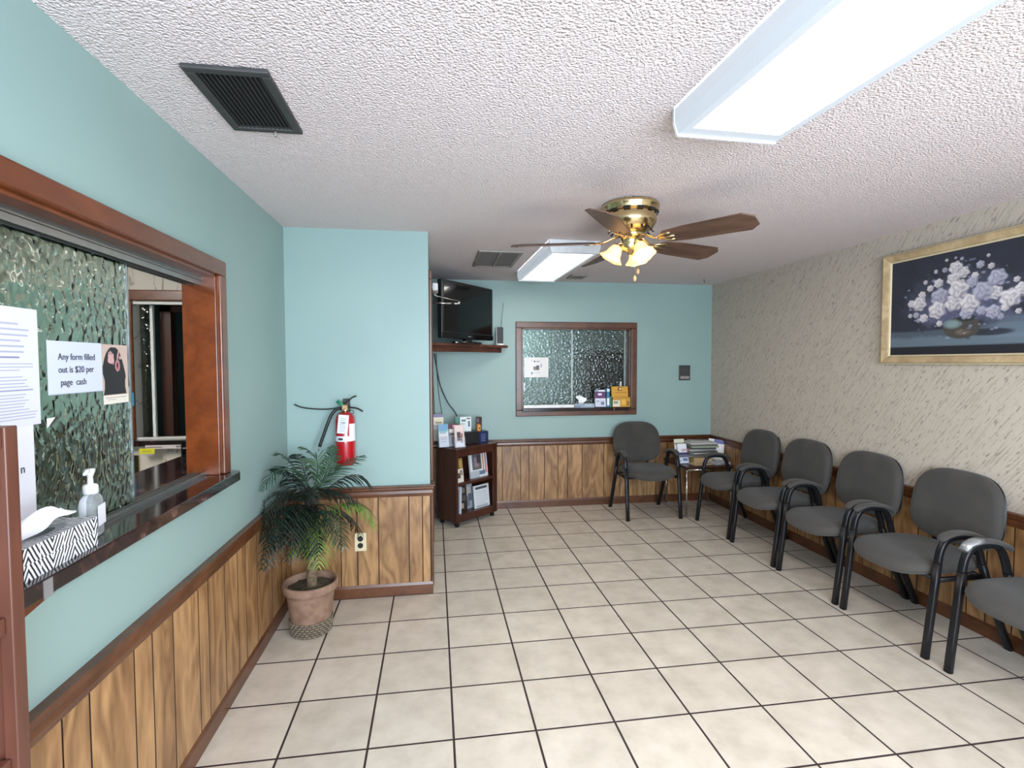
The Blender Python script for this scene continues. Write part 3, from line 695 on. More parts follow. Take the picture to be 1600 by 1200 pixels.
# ------------------------------------------------------------------ ceiling lights, vents
def fluorescent(x, y, L, w, rz, label, tube='tube'):
    """wraparound fixture: white end plates, prismatic lens with sloping sides"""
    r = empty('fluorescent_light', (x, y, HC), rz, label, 'ceiling light', 'fluorescent ceiling lights')
    h = w/2
    MB().box(-h*0.8, -L/2+0.01, -0.03, h*0.8, L/2-0.01, 0).build('housing', M['fixw'], r)
    for s in (-1, 1):
        y0_ = s*L/2
        e = MB(); pr_ = [(-h, -0.001), (h, -0.001), (h, -0.05), (h*0.93, -0.088), (-h*0.93, -0.088), (-h, -0.05)]
        V = [(a, y0_, z) for a, z in pr_] + [(a, y0_-s*0.012, z) for a, z in pr_]
        e.add(V, [tuple(range(6)), tuple(range(11, 5, -1))] + [(i, (i+1) % 6, 6+(i+1) % 6, 6+i) for i in range(6)])
        e.build('end_cap', M['fixw'], r, bevel=0.002)
    ln = MB(); ya, yb_ = -L/2+0.012, L/2-0.012
    prof = [(-h*0.99, -0.004), (-h*0.99, -0.048), (-h*0.92, -0.083), (h*0.92, -0.083), (h*0.99, -0.048), (h*0.99, -0.004)]
    for i in range(5):
        a, b = prof[i], prof[i+1]
        if i == 2:   # flat bottom: bright strip framed by a dimmer prismatic edge
            xs = [a[0], a[0]*0.86, b[0]*0.86, b[0]]; ys = [ya, ya+0.05, yb_-0.05, yb_]
            V = [(x_, y_, a[1]) for y_ in ys for x_ in xs]
            for j in range(3):
                for k in range(3):
                    ln.add([V[j*4+k], V[j*4+k+1], V[(j+1)*4+k+1], V[(j+1)*4+k]], [(0, 1, 2, 3)], 0 if (j == 1 and k == 1) else 1)
        else:
            ln.add([(a[0], ya, a[1]), (b[0], ya, b[1]), (b[0], yb_, b[1]), (a[0], yb_, a[1])], [(0, 1, 2, 3)], 1)
    ln.build('diffuser', [M[tube], M['tubes']], r)
    return r
fluorescent(0.925, -0.985, 1.25, 0.385, math.radians(2.0), 'long fluorescent ceiling light nearest the viewer, above the chairs')
fluorescent(0.868, 2.03, 1.24, 0.355, math.radians(1.0), 'fluorescent ceiling light beyond the ceiling fan near the back wall', 'tube2')
def vent(name, x0, y0_, x1, y1_, along, n, mat, label, tilt=0.6, divider=False, screw=False):
    cx_, cy_ = (x0+x1)/2, (y0_+y1_)/2
    r = empty(name, (cx_, cy_, HC), 0, label, 'ceiling vent'); w, d = (x1-x0)/2, (y1_-y0_)/2; b = 0.028
    f = MB(); f.box(-w, -d, -0.014, w, -d+b, 0); f.box(-w, d-b, -0.014, w, d, 0); f.box(-w, -d+b, -0.014, -w+b, d-b, 0); f.box(w-b, -d+b, -0.014, w, d-b, 0)
    f.build('frame', mat, r, bevel=0.004)
    MB().box(-w+b, -d+b, -0.002, w-b, d-b, -0.0005).build('backing', M['void'], r)
    for i in range(n):
        t = (i+0.5)/n
        if along == 'y':
            px_ = -w+b+t*2*(w-b); Mx = Matrix.Translation((px_, 0, -0.008)) @ Matrix.Rotation(tilt, 4, 'Y')
            o_ = MB().box(-0.006, -d+b, -0.0008, 0.006, d-b, 0.0008, 0, Mx)
        else:
            py_ = -d+b+t*2*(d-b); Mx = Matrix.Translation((0, py_, -0.008)) @ Matrix.Rotation(tilt, 4, 'X')
            o_ = MB().box(-w+b, -0.010, -0.0008, w-b, 0.010, 0.0008, 0, Mx)
        o_.build('slat', mat, r)
    if divider: MB().box(-0.006, -d+b, -0.016, 0.006, d-b, -0.004).build('divider', mat, r)
    if screw: MB().tube([(w-0.09, d-0.012, -0.013), (w-0.09, d-0.012, -0.03)], 0.005, 8).build('lever', M['grille2'], r)
    return r
vent('ceiling_vent', -0.747, -0.425, -0.517, -0.03, 'y', 13, M['grille'], 'dark square return vent in the ceiling near the reception wall', 0.7, False, True)
vent('ceiling_vent', 0.262, 1.80, 0.595, 2.41, 'x', 14, M['grille2'], 'grey slatted vent in the ceiling between fan and back wall', 0.6, True)
vent('ceiling_vent', 1.21, 2.72, 1.37, 2.93, 'x', 6, M['grille2'], 'smallest grey vent, at far end of ceiling beside fluorescent light', 0.6)

# ------------------------------------------------------------------ ceiling fan
FX, FY = 0.957, 0.62
fan = empty('ceiling_fan', (FX, FY, HC), label='brass hugger ceiling fan with five brown blades and amber lamp shades', cat='ceiling fan')
MB().lathe([(0.140, -0.001), (0.146, -0.010), (0.146, -0.022), (0.138, -0.030), (0.140, -0.040), (0.132, -0.050)], 40, cap0=True).build('ceiling_plate', M['brass'], fan)
hm = MB().lathe([(0.126, -0.048), (0.130, -0.058), (0.132, -0.092), (0.128, -0.104), (0.112, -0.128), (0.085, -0.146), (0.072, -0.150)], 40)
hm.build('motor_housing', M['brass'], fan)
for k in range(12):
    vt = MB()
    a = 2*PI*k/12; Mx = Matrix.Rotation(a, 4, 'Z') @ Matrix.Translation((0.137, 0, -0.048)); vt.box(-0.006, -0.018, -0.006, 0.004, 0.018, 0.002, 0, Mx)
    Mx = Matrix.Rotation(a+0.2, 4, 'Z') @ Matrix.Translation((0.103, 0, -0.1355)) @ Matrix.Rotation(math.radians(38), 4, 'Y'); vt2 = MB().box(-0.018, -0.005, -0.002, 0.018, 0.005, 0.002, 0, Mx)
    vt.build('vent_slot', M['void'], fan); vt2.build('lower_slot', M['void'], fan)
MB().lathe([(0.070, -0.148), (0.074, -0.156), (0.074, -0.168), (0.052, -0.178), (0.046, -0.200), (0.052, -0.226), (0.040, -0.240), (0.018, -0.250), (0.010, -0.262)], 28).build('light_fitter', M['brass'], fan)
for k in range(5):
    a = -0.898 + k*2*PI/5
    # blade iron: forked brass bracket, then the wooden blade
    bi = MB(); R_ = Matrix.Rotation(a, 4, 'Z'); P = Matrix.Rotation(math.radians(-17), 4, 'X')
    bi.tube([(0.068, 0, -0.165), (0.10, 0, -0.176), (0.13, 0, -0.190), (0.16, 0, -0.196)], [0.012, 0.010, 0.009, 0.012], 10, 0, R_, ref=(0, 1, 0), rb=0.006)
    bl = Matrix.Translation((0, 0, -0.199)) @ R_ @ P
    for s in (-1, 1): bi.tube([(0.150, 0, 0.002), (0.175, s*0.018, 0.001), (0.21, s*0.034, -0.002), (0.235, s*0.030, -0.002)], [0.007, 0.009, 0.011, 0.006], 8, 0, bl, ref=(0, 1, 0), rb=0.004)
    bi.tube([(0.150, 0, 0.001), (0.20, 0, -0.002), (0.245, 0, -0.002)], [0.009, 0.008, 0.006], 8, 0, bl, ref=(0, 1, 0), rb=0.004)
    blade_poly = [(0.185, -0.040), (0.20, -0.052), (0.30, -0.066), (0.585, -0.074), (0.628, -0.038), (0.628, 0.038), (0.585, 0.074), (0.30, 0.066), (0.20, 0.052), (0.185, 0.040)]
    b = MB().prism(blade_poly, 0, 0.006).build('blade', M['bladew'], fan, bevel=0.0015, loc=(0, 0, -0.199), rot=(R_ @ P).to_euler())
    sub(bi.build('blade_arm', M['brass'], fan), b)
for k in range(3):
    a = math.radians((-72, 168, 48)[k])
    am = MB(); R_ = Matrix.Rotation(a, 4, 'Z')
    am.tube([(0.035, 0, -0.205), (0.055, 0, -0.198), (0.060, 0, -0.202), (0.064, 0, -0.212)], 0.007, 10, 0, R_, ref=(0, 1, 0))
    am.lathe([(0.018, 0.0), (0.020, -0.010), (0.016, -0.016)], 16, 0, R_ @ Matrix.Translation((0.064, 0, -0.208)) @ Matrix.Rotation(math.radians(-30), 4, 'Y'))
    la = am.build('lamp_arm', M['brass'], fan)
    Mx = R_ @ Matrix.Translation((0.066, 0, -0.216)) @ Matrix.Rotation(math.radians(-30), 4, 'Y')
    prof = [(0.018, 0.0), (0.026, -0.010), (0.033, -0.028), (0.038, -0.048), (0.047, -0.064), (0.060, -0.076)]
    rf = lambda kk, th, r0: r0*(1 + (0.07*math.cos(6*th) if kk >= 4 else 0.02*math.cos(6*th)))
    s_ = MB().lathe(prof, 36, 0, Mx, cap0=False, cap1=False, rfun=rf).build('lamp_shade', M['shade'], fan, recalc=False); sub(s_, la)
    sd = s_.modifiers.new('t', 'SOLIDIFY'); sd.thickness = 0.002
    sub(MB().lathe([(0.008, -0.006), (0.012, -0.018), (0.019, -0.034), (0.017, -0.048), (0.008, -0.056)], 16, 0, Mx).build('bulb', M['bulb'], fan), la)
for (dx, dy, zb) in ((0.012, -0.03, -0.375), (0.045, 0.01, -0.33)):
    pc = MB().tube([(dx, dy, -0.24), (dx, dy, zb)], 0.0012, 6).build('pull_chain', M['brass'], fan)
    kn = MB().lathe([(0.003, zb+0.002), (0.008, zb-0.008), (0.009, zb-0.02), (0.004, zb-0.028)], 12, 0, Matrix.Translation((dx, dy, 0))).build('chain_knob', M['tan'], fan); sub(kn, pc)

# ------------------------------------------------------------------ side door in the alcove, with closer
d1 = empty('door_1', (0, 0, 0), kind='structure')
casing_ring('casing', 'x', XC, 1, 1.50, 2.30, 0.0, 2.03, 0.06, 0.020, M['trimw'], d1, bottom=False)
MB().box(XC-0.07, 1.505, 0.005, XC-0.03, 2.295, 2.025).build('door_panel', M['darkw'], d1, bevel=0.003)
cl = MB().box(XC+0.021, 2.02, 2.035, XC+0.065, 2.22, 2.095).build('closer_body', M['white'], d1, bevel=0.012, seg=3)
am = MB(); am.tube([(XC+0.04, 2.12, 2.033), (XC+0.04, 2.12, 2.012), (XC+0.06, 2.14, 2.005), (0.135, 2.24, 1.982)], 0.006, 8, rb=0.004, ref=(0, 1, 0)); am.tube([(0.138, 2.245, 1.985), (0.138, 2.245, 1.955)], 0.009, 10)
am.tube([(0.135, 2.243, 1.963), (0.085, 2.24, 1.962)], 0.010, 8); am.tube([(0.085, 2.24, 1.962), (XC+0.022, 2.235, 1.966)], 0.007, 8)
sub(am.build('closer_arm', M['chrome'], d1), cl)

# ------------------------------------------------------------------ corner shelf, television, antenna, cords
sh = empty('corner_shelf', (0, 0, 0), label='reddish brown triangular corner shelf holding the television', cat='shelf')
MB().prism([(XC+0.001, 2.36), (XC+0.001, YB-0.001), (0.66, YB-0.001), (0.66, 3.10), (0.60, 3.06)], 1.632, 1.654).build('shelf_board', M['rackw'], sh, bevel=0.003)
# front apron parallel to the front edge, and wall cleats
A = Vector((XC+0.004, 2.44)); B_ = Vector((0.60, 3.13)); dd = (B_-A).normalized(); nn = Vector((-dd.y, dd.x))
MB().prism([tuple(A), tuple(B_), tuple(B_+nn*0.02), tuple(A+nn*0.02)], 1.583, 1.631).build('apron', M['rackw'], sh, bevel=0.002)
MB().box(XC+0.001, 2.50, 1.59, XC+0.02, YB-0.03, 1.631).build('cleat', M['rackw'], sh); MB().box(XC+0.03, YB-0.02, 1.59, 0.58, YB-0.001, 1.631).build('cleat', M['rackw'], sh)
tvv = Vector((0.49-0.0, 2.95-2.36)); tang = math.atan2(tvv.y, tvv.x)
tv = empty('television', (0.247, 2.665, 1.654), tang, 'black flat television angled on the corner shelf', 'television')
MB().box(-0.385, 0.0, 0.040, 0.385, 0.05, 0.530).build('body', M['black'], tv, bevel=0.008, seg=3)
MB().box(-0.30, 0.045, 0.10, 0.30, 0.11, 0.46).build('back_cover', M['black'], tv, bevel=0.015, seg=3)
tvb = bpy.data.objects[[o_.name for o_ in tv.children if o_.name.startswith('body')][0]]
sub(MB().box(-0.355, -0.002, 0.098, 0.355, 0.002, 0.505).build('screen', M['gloss'], tv), tvb)
MB().box(-0.385, -0.004, 0.042, 0.385, 0.001, 0.084).build('speaker_bar', M['gloss'], tv, bevel=0.002)
sub(MB().box(-0.02, -0.006, 0.060, 0.02, -0.003, 0.066).build('badge', M['grille2'], tv), tvb)
MB().box(-0.05, 0.005, 0.012, 0.05, 0.04, 0.045).build('stand_neck', M['gloss'], tv)
MB().prism([(0.20*math.cos(t), 0.02+0.085*math.sin(t)) for t in np.linspace(0, 2*PI, 33)[:-1]], 0.0, 0.014).build('stand_foot', M['gloss'], tv, bevel=0.003)
an = empty('antenna', (0.578, 3.095, 1.6545), math.radians(8), 'small indoor antenna with thin rod at right end of the corner shelf', 'antenna')
MB().prism([(0.045*math.cos(t), 0.04*math.sin(t)) for t in np.linspace(0, 2*PI, 25)[:-1]], 0, 0.018).build('base', M['white'], an, bevel=0.005)
MB().box(-0.032, -0.012, 0.018, 0.032, 0.012, 0.178).build('panel', M['black'], an, bevel=0.004)
MB().box(-0.037, -0.006, 0.018, -0.032, 0.014, 0.178).build('side_trim', M['white'], an, bevel=0.002)
MB().tube([(0.012, 0.0, 0.178), (0.022, 0, 0.29), (0.038, 0, 0.42)], [0.0025, 0.002, 0.0015], 8).build('rod', M['blackm'], an)
def cord(pts, r, label, mat=None):
    # smooth the polyline a little
    P_ = [Vector(p) for p in pts]; out = []
    for i in range(len(P_)-1):
        p0_, p1_, p2_, p3_ = P_[max(i-1, 0)], P_[i], P_[i+1], P_[min(i+2, len(P_)-1)]
        for k in range(8):
            t = k/8; out.append(0.5*((2*p1_)+(-p0_+p2_)*t+(2*p0_-5*p1_+4*p2_-p3_)*t*t+(-p0_+3*p1_-3*p2_+p3_)*t**3))
    out.append(P_[-1])
    return tag(MB().tube(out, r, 8).build('power_cord', mat or M['black']), label, 'cord')
cord([(-0.062, 3.165, 1.575), (-0.045, 3.165, 1.46), (-0.01, 3.165, 1.27), (0.06, 3.165, 1.10), (0.155, 3.15, 0.95), (0.17, 3.15, 0.74)], 0.006, 'thick black cord curving from the corner shelf down behind the bookcase')
cord([(-0.080, 3.172, 1.575), (-0.078, 3.172, 1.30), (-0.070, 3.172, 1.02), (-0.065, 3.172, 0.74)], 0.004, 'thin dark cord hanging straight in the alcove corner')
cord([(-0.045, 3.174, 1.575), (-0.03, 3.174, 1.25), (0.0, 3.174, 1.02), (0.03, 3.174, 0.80)], 0.003, 'thin dark cord between the other two below the shelf')

# ------------------------------------------------------------------ bookcase and what stands on and in it
bcx, bcy = 0.123, 2.607            # front left corner on the floor
ba = math.atan2(0.349, 0.412); BW, BD, BT = 0.53, 0.27, 0.712
bc = empty('bookcase', (bcx, bcy, 0), ba, 'dark brown low bookcase angled in the alcove under the television', 'bookcase')
MB().box(0, 0.012, 0.045, 0.018, BD, BT-0.02).build('side_panel', M['darkw'], bc, bevel=0.002)
MB().box(BW-0.018, 0.012, 0.045, BW, BD, BT-0.02).build('side_panel', M['darkw'], bc, bevel=0.002)
MB().box(0.019, BD-0.008, 0.05, BW-0.019, BD-0.001, BT-0.02).build('back_panel', M['darkw'], bc)
MB().box(-0.004, -0.004, BT-0.020, BW+0.004, BD, BT).build('top', M['darkw'], bc, bevel=0.003)
MB().box(0.018, 0.0, BT-0.075, BW-0.018, 0.012, BT-0.021).build('top_rail', M['darkw'], bc, bevel=0.002)
MB().box(0.0, 0.0, 0.045, 0.018, 0.0115, BT-0.021).build('front_stile', M['darkw'], bc, bevel=0.001)
MB().box(BW-0.055, 0.0, 0.045, BW, 0.0115, BT-0.021).build('front_stile', M['darkw'], bc, bevel=0.001)
MB().box(0.019, 0.002, 0.375, BW-0.019, BD-0.009, 0.400).build('shelf', M['darkw'], bc, bevel=0.002)
MB().box(0.019, 0.0, 0.045, BW-0.019, BD-0.009, 0.110).build('bottom_shelf', M['darkw'], bc, bevel=0.002)
for (x, y) in ((0.02, 0.02), (BW-0.05, 0.02), (0.02, BD-0.05), (BW-0.05, BD-0.05)): MB().box(x, y, 0.0, x+0.03, y+0.03, 0.045).build('foot', M['black'], bc, bevel=0.003)
Mb = Matrix.Translation((bcx, bcy, 0)) @ Matrix.Rotation(ba, 4, 'Z')
def on_case(x, y, z): return tuple(Mb @ Vector((x, y, z)))
cov1 = [(0.0, 0.86, 1, 1, '#b9bdc6'), (0.12, 0.28, 0.66, 0.90, '#5b5c60'), (0.25, 0.38, 0.5, 0.72, '#86787e'), (0.4, 0.5, 0.6, 0.8, '#46373e'), (0.72, 0.12, 0.8, 0.95, '#b08a6a'), (0.86, 0.12, 0.95, 0.95, '#b07078'), (0.0, 0.0, 0.5, 0.25, '#a8b0b8'), (0.5, 0.08, 0.85, 0.22, '#5e7690')]
o = card('magazine', 0.225, 0.265, 0.02, '#d3d6da', cov1, loc=on_case(0.345, 0.05, 0.401), rot=(-0.12, 0, ba)); tag(o, 'magazine with grey photo cover facing out on the middle shelf', 'magazine')
o = card('pamphlet', 0.085, 0.12, 0.012, '#cdc7bb', [(0.1, 0.3, 0.6, 0.7, '#4a4446'), (0.5, 0.5, 0.9, 0.9, '#857768'), (0, 0, 1, 0.1, '#ded9d0')], loc=on_case(0.075, 0.03, 0.401), rot=(-0.1, 0, ba)); tag(o, 'small cream pamphlet at left end of the middle shelf', 'pamphlet')
o = card('pamphlet', 0.05, 0.20, 0.02, '#9a7c3e', [(0.2, 0.5, 0.8, 0.9, '#b5985a')], loc=on_case(0.15, 0.09, 0.401), rot=(-0.12, 0, ba)); tag(o, 'mustard yellow pamphlet behind cream one on the middle shelf', 'pamphlet')
o = card('book', 0.03, 0.22, 0.12, '#26221f', [(0.2, 0.4, 0.8, 0.5, '#77706a')], loc=on_case(0.05, 0.11, 0.401), rot=(0, 0, ba)); tag(o, 'black book standing at back left of the middle shelf', 'book')
o = card('calendar', 0.20, 0.21, 0.014, '#ced4d8', [(0.1, 0.82, 0.88, 0.93, '#4b5254')] + lines(0.1, 0.9, 0.12, 0.78, 8, '#a9b0b6', 5, 0.35) + [(0.1, 0.04, 0.9, 0.08, '#6e7a7c')], loc=on_case(0.375, 0.045, 0.111), rot=(-0.1, 0, ba)); tag(o, 'pale printed sheet with dark header facing out on the bottom shelf', 'sheet')
o = card('magazine', 0.11, 0.23, 0.012, '#8f98a3', [(0.1, 0.1, 0.6, 0.5, '#6b6e78'), (0.2, 0.6, 0.8, 0.9, '#b0a9a2'), (0.5, 0.3, 0.9, 0.6, '#57606e')], loc=on_case(0.25, 0.10, 0.111), rot=(-0.1, 0, ba)); tag(o, 'blue grey magazine partly behind the pale sheet on bottom shelf', 'magazine')
o = card('magazine', 0.11, 0.235, 0.012, '#2c2725', [(0.1, 0.7, 0.8, 0.9, '#6a635c'), (0.2, 0.1, 0.6, 0.3, '#a08d80'), (0.4, 0.4, 0.9, 0.6, '#4e4744')], loc=on_case(0.155, 0.08, 0.111), rot=(-0.08, 0, ba)); tag(o, 'dark covered magazine facing out on the bottom shelf', 'magazine')
o = card('magazine', 0.014, 0.245, 0.19, '#c9ced6', [], loc=on_case(0.075, 0.03, 0.111), rot=(0, 0.03, ba)); tag(o, 'white spined magazine upright on the bottom shelf', 'magazine')
o = card('magazine', 0.03, 0.22, 0.18, '#1f1b1a', [], loc=on_case(0.045, 0.04, 0.111), rot=(0, 0, ba)); tag(o, 'black spined magazine at left end of the bottom shelf', 'magazine')
# on top
holder('leaflet_holder', on_case(0.085, 0.045, BT+0.001), ba-0.42, 0.095, 0.205, 'clear stand with pink and brown leaflet at front corner of bookcase', '#cbb6b2',
       [(0.25, 0.30, 0.62, 0.68, '#3b3136'), (0.55, 0.45, 0.85, 0.62, '#8e5f57'), (0.1, 0.72, 0.9, 0.96, '#d9c3c0'), (0.1, 0.05, 0.9, 0.22, '#d5d7dc'), (0.65, 0.2, 0.75, 0.5, '#5c3a34')], lean=-0.2)
holder('leaflet_holder', on_case(0.006, 0.17, BT+0.001), ba-0.42, 0.095, 0.21, 'clear stand with blue and white leaflet on left of bookcase top', '#ccced4',
       [(0, 0.74, 1, 1, '#6f9dc0'), (0.05, 0.66, 0.9, 0.74, '#6fa8b0'), (0.1, 0.60, 0.75, 0.64, '#5f9a96'), (0.15, 0.42, 0.85, 0.45, '#a98f8f'), (0.15, 0.34, 0.85, 0.37, '#a98f8f'), (0.2, 0.22, 0.7, 0.25, '#a98f8f')], lean=-0.2)
holder('leaflet_holder', on_case(0.100, 0.135, BT+0.001), ba-0.42, 0.095, 0.205, 'clear stand with maroon topped leaflet between two front leaflets', '#8f8a8c',
       [(0, 0.78, 1, 1, '#5f1f36'), (0.35, 0.82, 0.6, 0.96, '#cf9dab'), (0, 0.62, 0.8, 0.78, '#cfcac6'), (0.1, 0.5, 0.6, 0.6, '#3d3b3c'), (0.2, 0.1, 0.9, 0.45, '#6e5d60')], lean=-0.15)
holder('leaflet_holder', (-0.028, 3.02, BT+0.02), 0.12, 0.10, 0.255, 'tall clear rack with purple and cream leaflets in the alcove corner', '#c9c0b8',
       [(0, 0.88, 1, 1, '#5f4a78'), (0.1, 0.6, 0.95, 0.86, '#d8cda8'), (0.2, 0.66, 0.8, 0.7, '#3c3a34'), (0, 0.42, 1, 0.58, '#d5d7da')], lean=-0.12, tall=0.6)
br_ = MB().box(-0.12, -0.06, 0, 0.12, 0.06, 0.118).build('storage_box', M['black'], loc=on_case(0.285, 0.185, BT+0.001), rot=(0, 0, ba-0.35), bevel=0.006); tag(br_, 'low black box on the bookcase top behind the leaflets', 'box')
o = card('medical_box', 0.15, 0.138, 0.05, '#cdd2d2', [(0, 0, 0.30, 1, '#2f6f5e'), (0.30, 0, 0.34, 1, '#dfe4e4'), (0.38, 0.68, 0.66, 0.82, '#5b6472'), (0.7, 0.84, 0.95, 0.92, '#2d3138'), (0.80, 0.32, 0.92, 0.72, '#44485a'), (0.38, 0.5, 0.6, 0.56, '#9aa2a8')],
         loc=on_case(0.262, 0.185, BT+0.120), rot=(0, 0, ba-0.62)); tag(o, 'green and white carton standing on the black box', 'carton')
bb = card('leaflet_box', 0.105, 0.105, 0.085, '#16204a', lines(0.25, 0.85, 0.1, 0.85, 5, '#6f7ca6', 4, 0.3), loc=on_case(0.463, 0.115, BT+0.001), rot=(0, 0, ba-0.30), edge='#101a44'); tag(bb, 'navy blue box with white printed lines at right of bookcase top', 'box')
o = card('sticker_card', 0.05, 0.05, 0.002, '#4d8fc4', [(0.15, 0.35, 0.85, 0.6, '#cfe2f0')], loc=on_case(0.345, 0.100, BT+0.045), rot=(0, 0, ba-0.35)); tag(o, 'light blue card on the front of the black box', 'card')
o = card('greeting_card', 0.062, 0.14, 0.004, '#3b2c2e', [(0.15, 0.0, 0.75, 0.5, '#b8702c'), (0.4, 0.05, 0.8, 0.4, '#d8a860'), (0.55, 0.1, 0.7, 0.3, '#2c2020'), (0.1, 0.6, 0.5, 0.9, '#6a5862')], loc=on_case(0.440, 0.155, BT+0.107), rot=(-0.08, 0.06, ba-0.30)); tag(o, 'dark and orange picture card standing on the navy box', 'card')

# ------------------------------------------------------------------ corner table with reading matter
TX0, TX1, TY0, TY1, TZ = 2.318, 2.825, 2.64, 3.13, 0.478
tb_ = empty('side_table', ((TX0+TX1)/2, (TY0+TY1)/2, 0), label='small corner table with dark top and thin chrome legs', cat='table')
w_, d_ = (TX1-TX0)/2, (TY1-TY0)/2
MB().box(-w_, -d_, TZ-0.018, w_, d_, TZ).build('tabletop', M['darkw'], tb_, bevel=0.004)
MB().tube([(-w_+0.02, -d_+0.02, TZ-0.035), (w_-0.02, -d_+0.02, TZ-0.035), (w_-0.02, d_-0.02, TZ-0.035), (-w_+0.02, d_-0.02, TZ-0.035), (-w_+0.02, -d_+0.02, TZ-0.035)], 0.007, 8, ref=(0, 0, 1)).build('rail', M['chrome'], tb_)
for sx in (-1, 1):
    for sy in (-1, 1): MB().tube([(sx*(w_-0.022), sy*(d_-0.022), 0), (sx*(w_-0.022), sy*(d_-0.022), TZ-0.019)], 0.009, 12).build('leg', M['chrome'], tb_)
g = 'magazine pile on the corner table'
z = TZ+0.001
o = MB().box(-0.10, -0.075, 0, 0.10, 0.075, 0.058).build('file_box', M['tan'], loc=(2.575, 2.86, z), rot=(0, 0, 0.03), bevel=0.002); tag(o, 'tan card box under the pile of magazines', 'box')
o = card('open_magazine', 0.24, 0.005, 0.15, '#c3ac8c', [], loc=(2.56, 2.70, z), rot=(0, 0, 0.15)); tag(o, 'thin tan booklet flat at the front edge of corner table', 'booklet')
zz = z+0.065; rg = random.Random(4)
edges = ['#8e8680', '#6d6a66', '#5c5a5c', '#c2c0ba', '#4b4a4e', '#77746e', '#a7a8a0', '#3d3c40', '#848a74', '#6c6660', '#b0aca6']
for i, c in enumerate(edges):
    h = rg.choice([0.010, 0.013, 0.016]); top = i == len(edges)-1
    m_ = MB().box(-0.14, -0.105, 0, 0.14, 0.105, h); nm = M.setdefault('edge'+c, plain('magazine_edge', H(c), 0.6, scale=200, var=0.25))
    o = m_.build('magazine', nm, loc=(2.575+rg.uniform(-0.02, 0.02), 2.88+rg.uniform(-0.015, 0.015), zz), rot=(0, 0, rg.uniform(-0.15, 0.15)), bevel=0.0015)
    tag(o, ('topmost magazine lying on the pile on corner table' if top else 'closed magazine within the tall pile on the corner table' if i else 'lowest magazine of the pile, resting on the tan box'), 'magazine', g); zz += h+0.0005
cm = card('magazine', 0.20, 0.004, 0.15, '#8d8a8c', [], loc=(2.56, 2.82, zz), rot=(0, 0, -0.3), mat=M['edge#b0aca6']); tag(cm, 'thin magazine twisted across the top of the pile', 'magazine')
lh = holder('leaflet_holder', (2.372, 2.80, z), 0.10, 0.105, 0.195, 'three tier clear leaflet stand at left of the corner table', '#d4d4d8', [(0, 0.30, 1, 0.55, '#3c3157'), (0.45, 0.12, 0.95, 0.26, '#4e4c86'), (0.1, 0.62, 0.9, 0.98, '#e0e0e4'), (0.1, 0.1, 0.35, 0.2, '#a8a8b8')], lean=-0.25)
lettering('GRATIS', 0.03, lh, (-0.044, -0.038, 0.132), M['inkr'], width=0.088, rot=(PI/2-0.25, 0, 0))
card('back_leaflet', 0.11, 0.235, 0.01, '#cfcdb8', [(0, 0.78, 1, 0.84, '#7b7d68'), (0, 0, 1, 0.7, '#d5d5d0')], lh, (-0.005, 0.03, 0.004), (-0.2, 0, 0))
o = card('booklet', 0.155, 0.21, 0.03, '#cfcac6', [(0.35, 0.8, 1, 1, '#4b4f86'), (0.1, 0.35, 0.42, 0.75, '#8a5e48'), (0.2, 0.45, 0.35, 0.6, '#3c3230'), (0.5, 0.2, 0.85, 0.7, '#ddd8d2')], loc=(2.755, 2.88, z+0.012), rot=(-0.25, 0.12, -0.35)); tag(o, 'leaning white booklet with blue corner at right of table', 'booklet')
for i, (c, lb) in enumerate((('#b9b8bc', 'grey and white magazine lying flat at right front of corner table, underneath another'), ('#d2d4d8', 'white magazine lying flat on another at right front of corner table'))):
    o = painted('magazine', 0.17, 0.14, 17, 14, (lambda s_: (lambda u, v: np.where(((np.sin(u*17+s_)+np.sin(v*23+s_*2)+np.sin((u+v)*11)) > 0.6)[:, None], np.array(H('#3f4044')), np.array(H(c)))))(i), None, (2.72, 2.665, z+i*0.013+0.010), (-PI/2, 0, 0.1+i*0.1), t=0.009)
    tag(o, lb, 'magazine')

# ------------------------------------------------------------------ waiting room chairs
def rounded(w, d, e, n=40, front=None):
    out = []
    for i in range(n):
        t = 2*PI*i/n; c, s = math.cos(t), math.sin(t)
        out.append((w/2*math.copysign(abs(c)**(2/e), c), d/2*math.copysign(abs(s)**(2/e), s)))
    return out
def pad(outline, prof, fmap):
    """prof: list of (inset, height); closed with centre rings"""
    mb = MB(); n = len(outline); V = []; F = []
    for ins, h in prof:
        for (x, y) in outline:
            r = math.hypot(x, y); k = max(0.0, 1-ins/r); V.append(fmap(x*k, y*k, h))
    for k in range(len(prof)-1):
        for i in range(n): j = (i+1) % n; F.append((k*n+i, k*n+j, (k+1)*n+j, (k+1)*n+i))
    mb.add(V, F, 0, True)
    for k, rev in ((0, True), (len(prof)-1, False)):
        idx = [k*n+i for i in range(n)]
        mb.f.append(tuple(reversed(idx)) if rev else tuple(idx)); mb.m.append(0); mb.sm.append(True)
    return mb
def bez(pts, n=5):
    P_ = [Vector(p) for p in pts]; out = []
    for i in range(len(P_)-1):
        p0_, p1_, p2_, p3_ = P_[max(i-1, 0)], P_[i], P_[i+1], P_[min(i+2, len(P_)-1)]
        for k in range(n):
            t = k/n; out.append(0.5*((2*p1_)+(-p0_+p2_)*t+(2*p0_-5*p1_+4*p2_-p3_)*t*t+(-p0_+3*p1_-3*p2_+p3_)*t**3))
    out.append(P_[-1]); return out
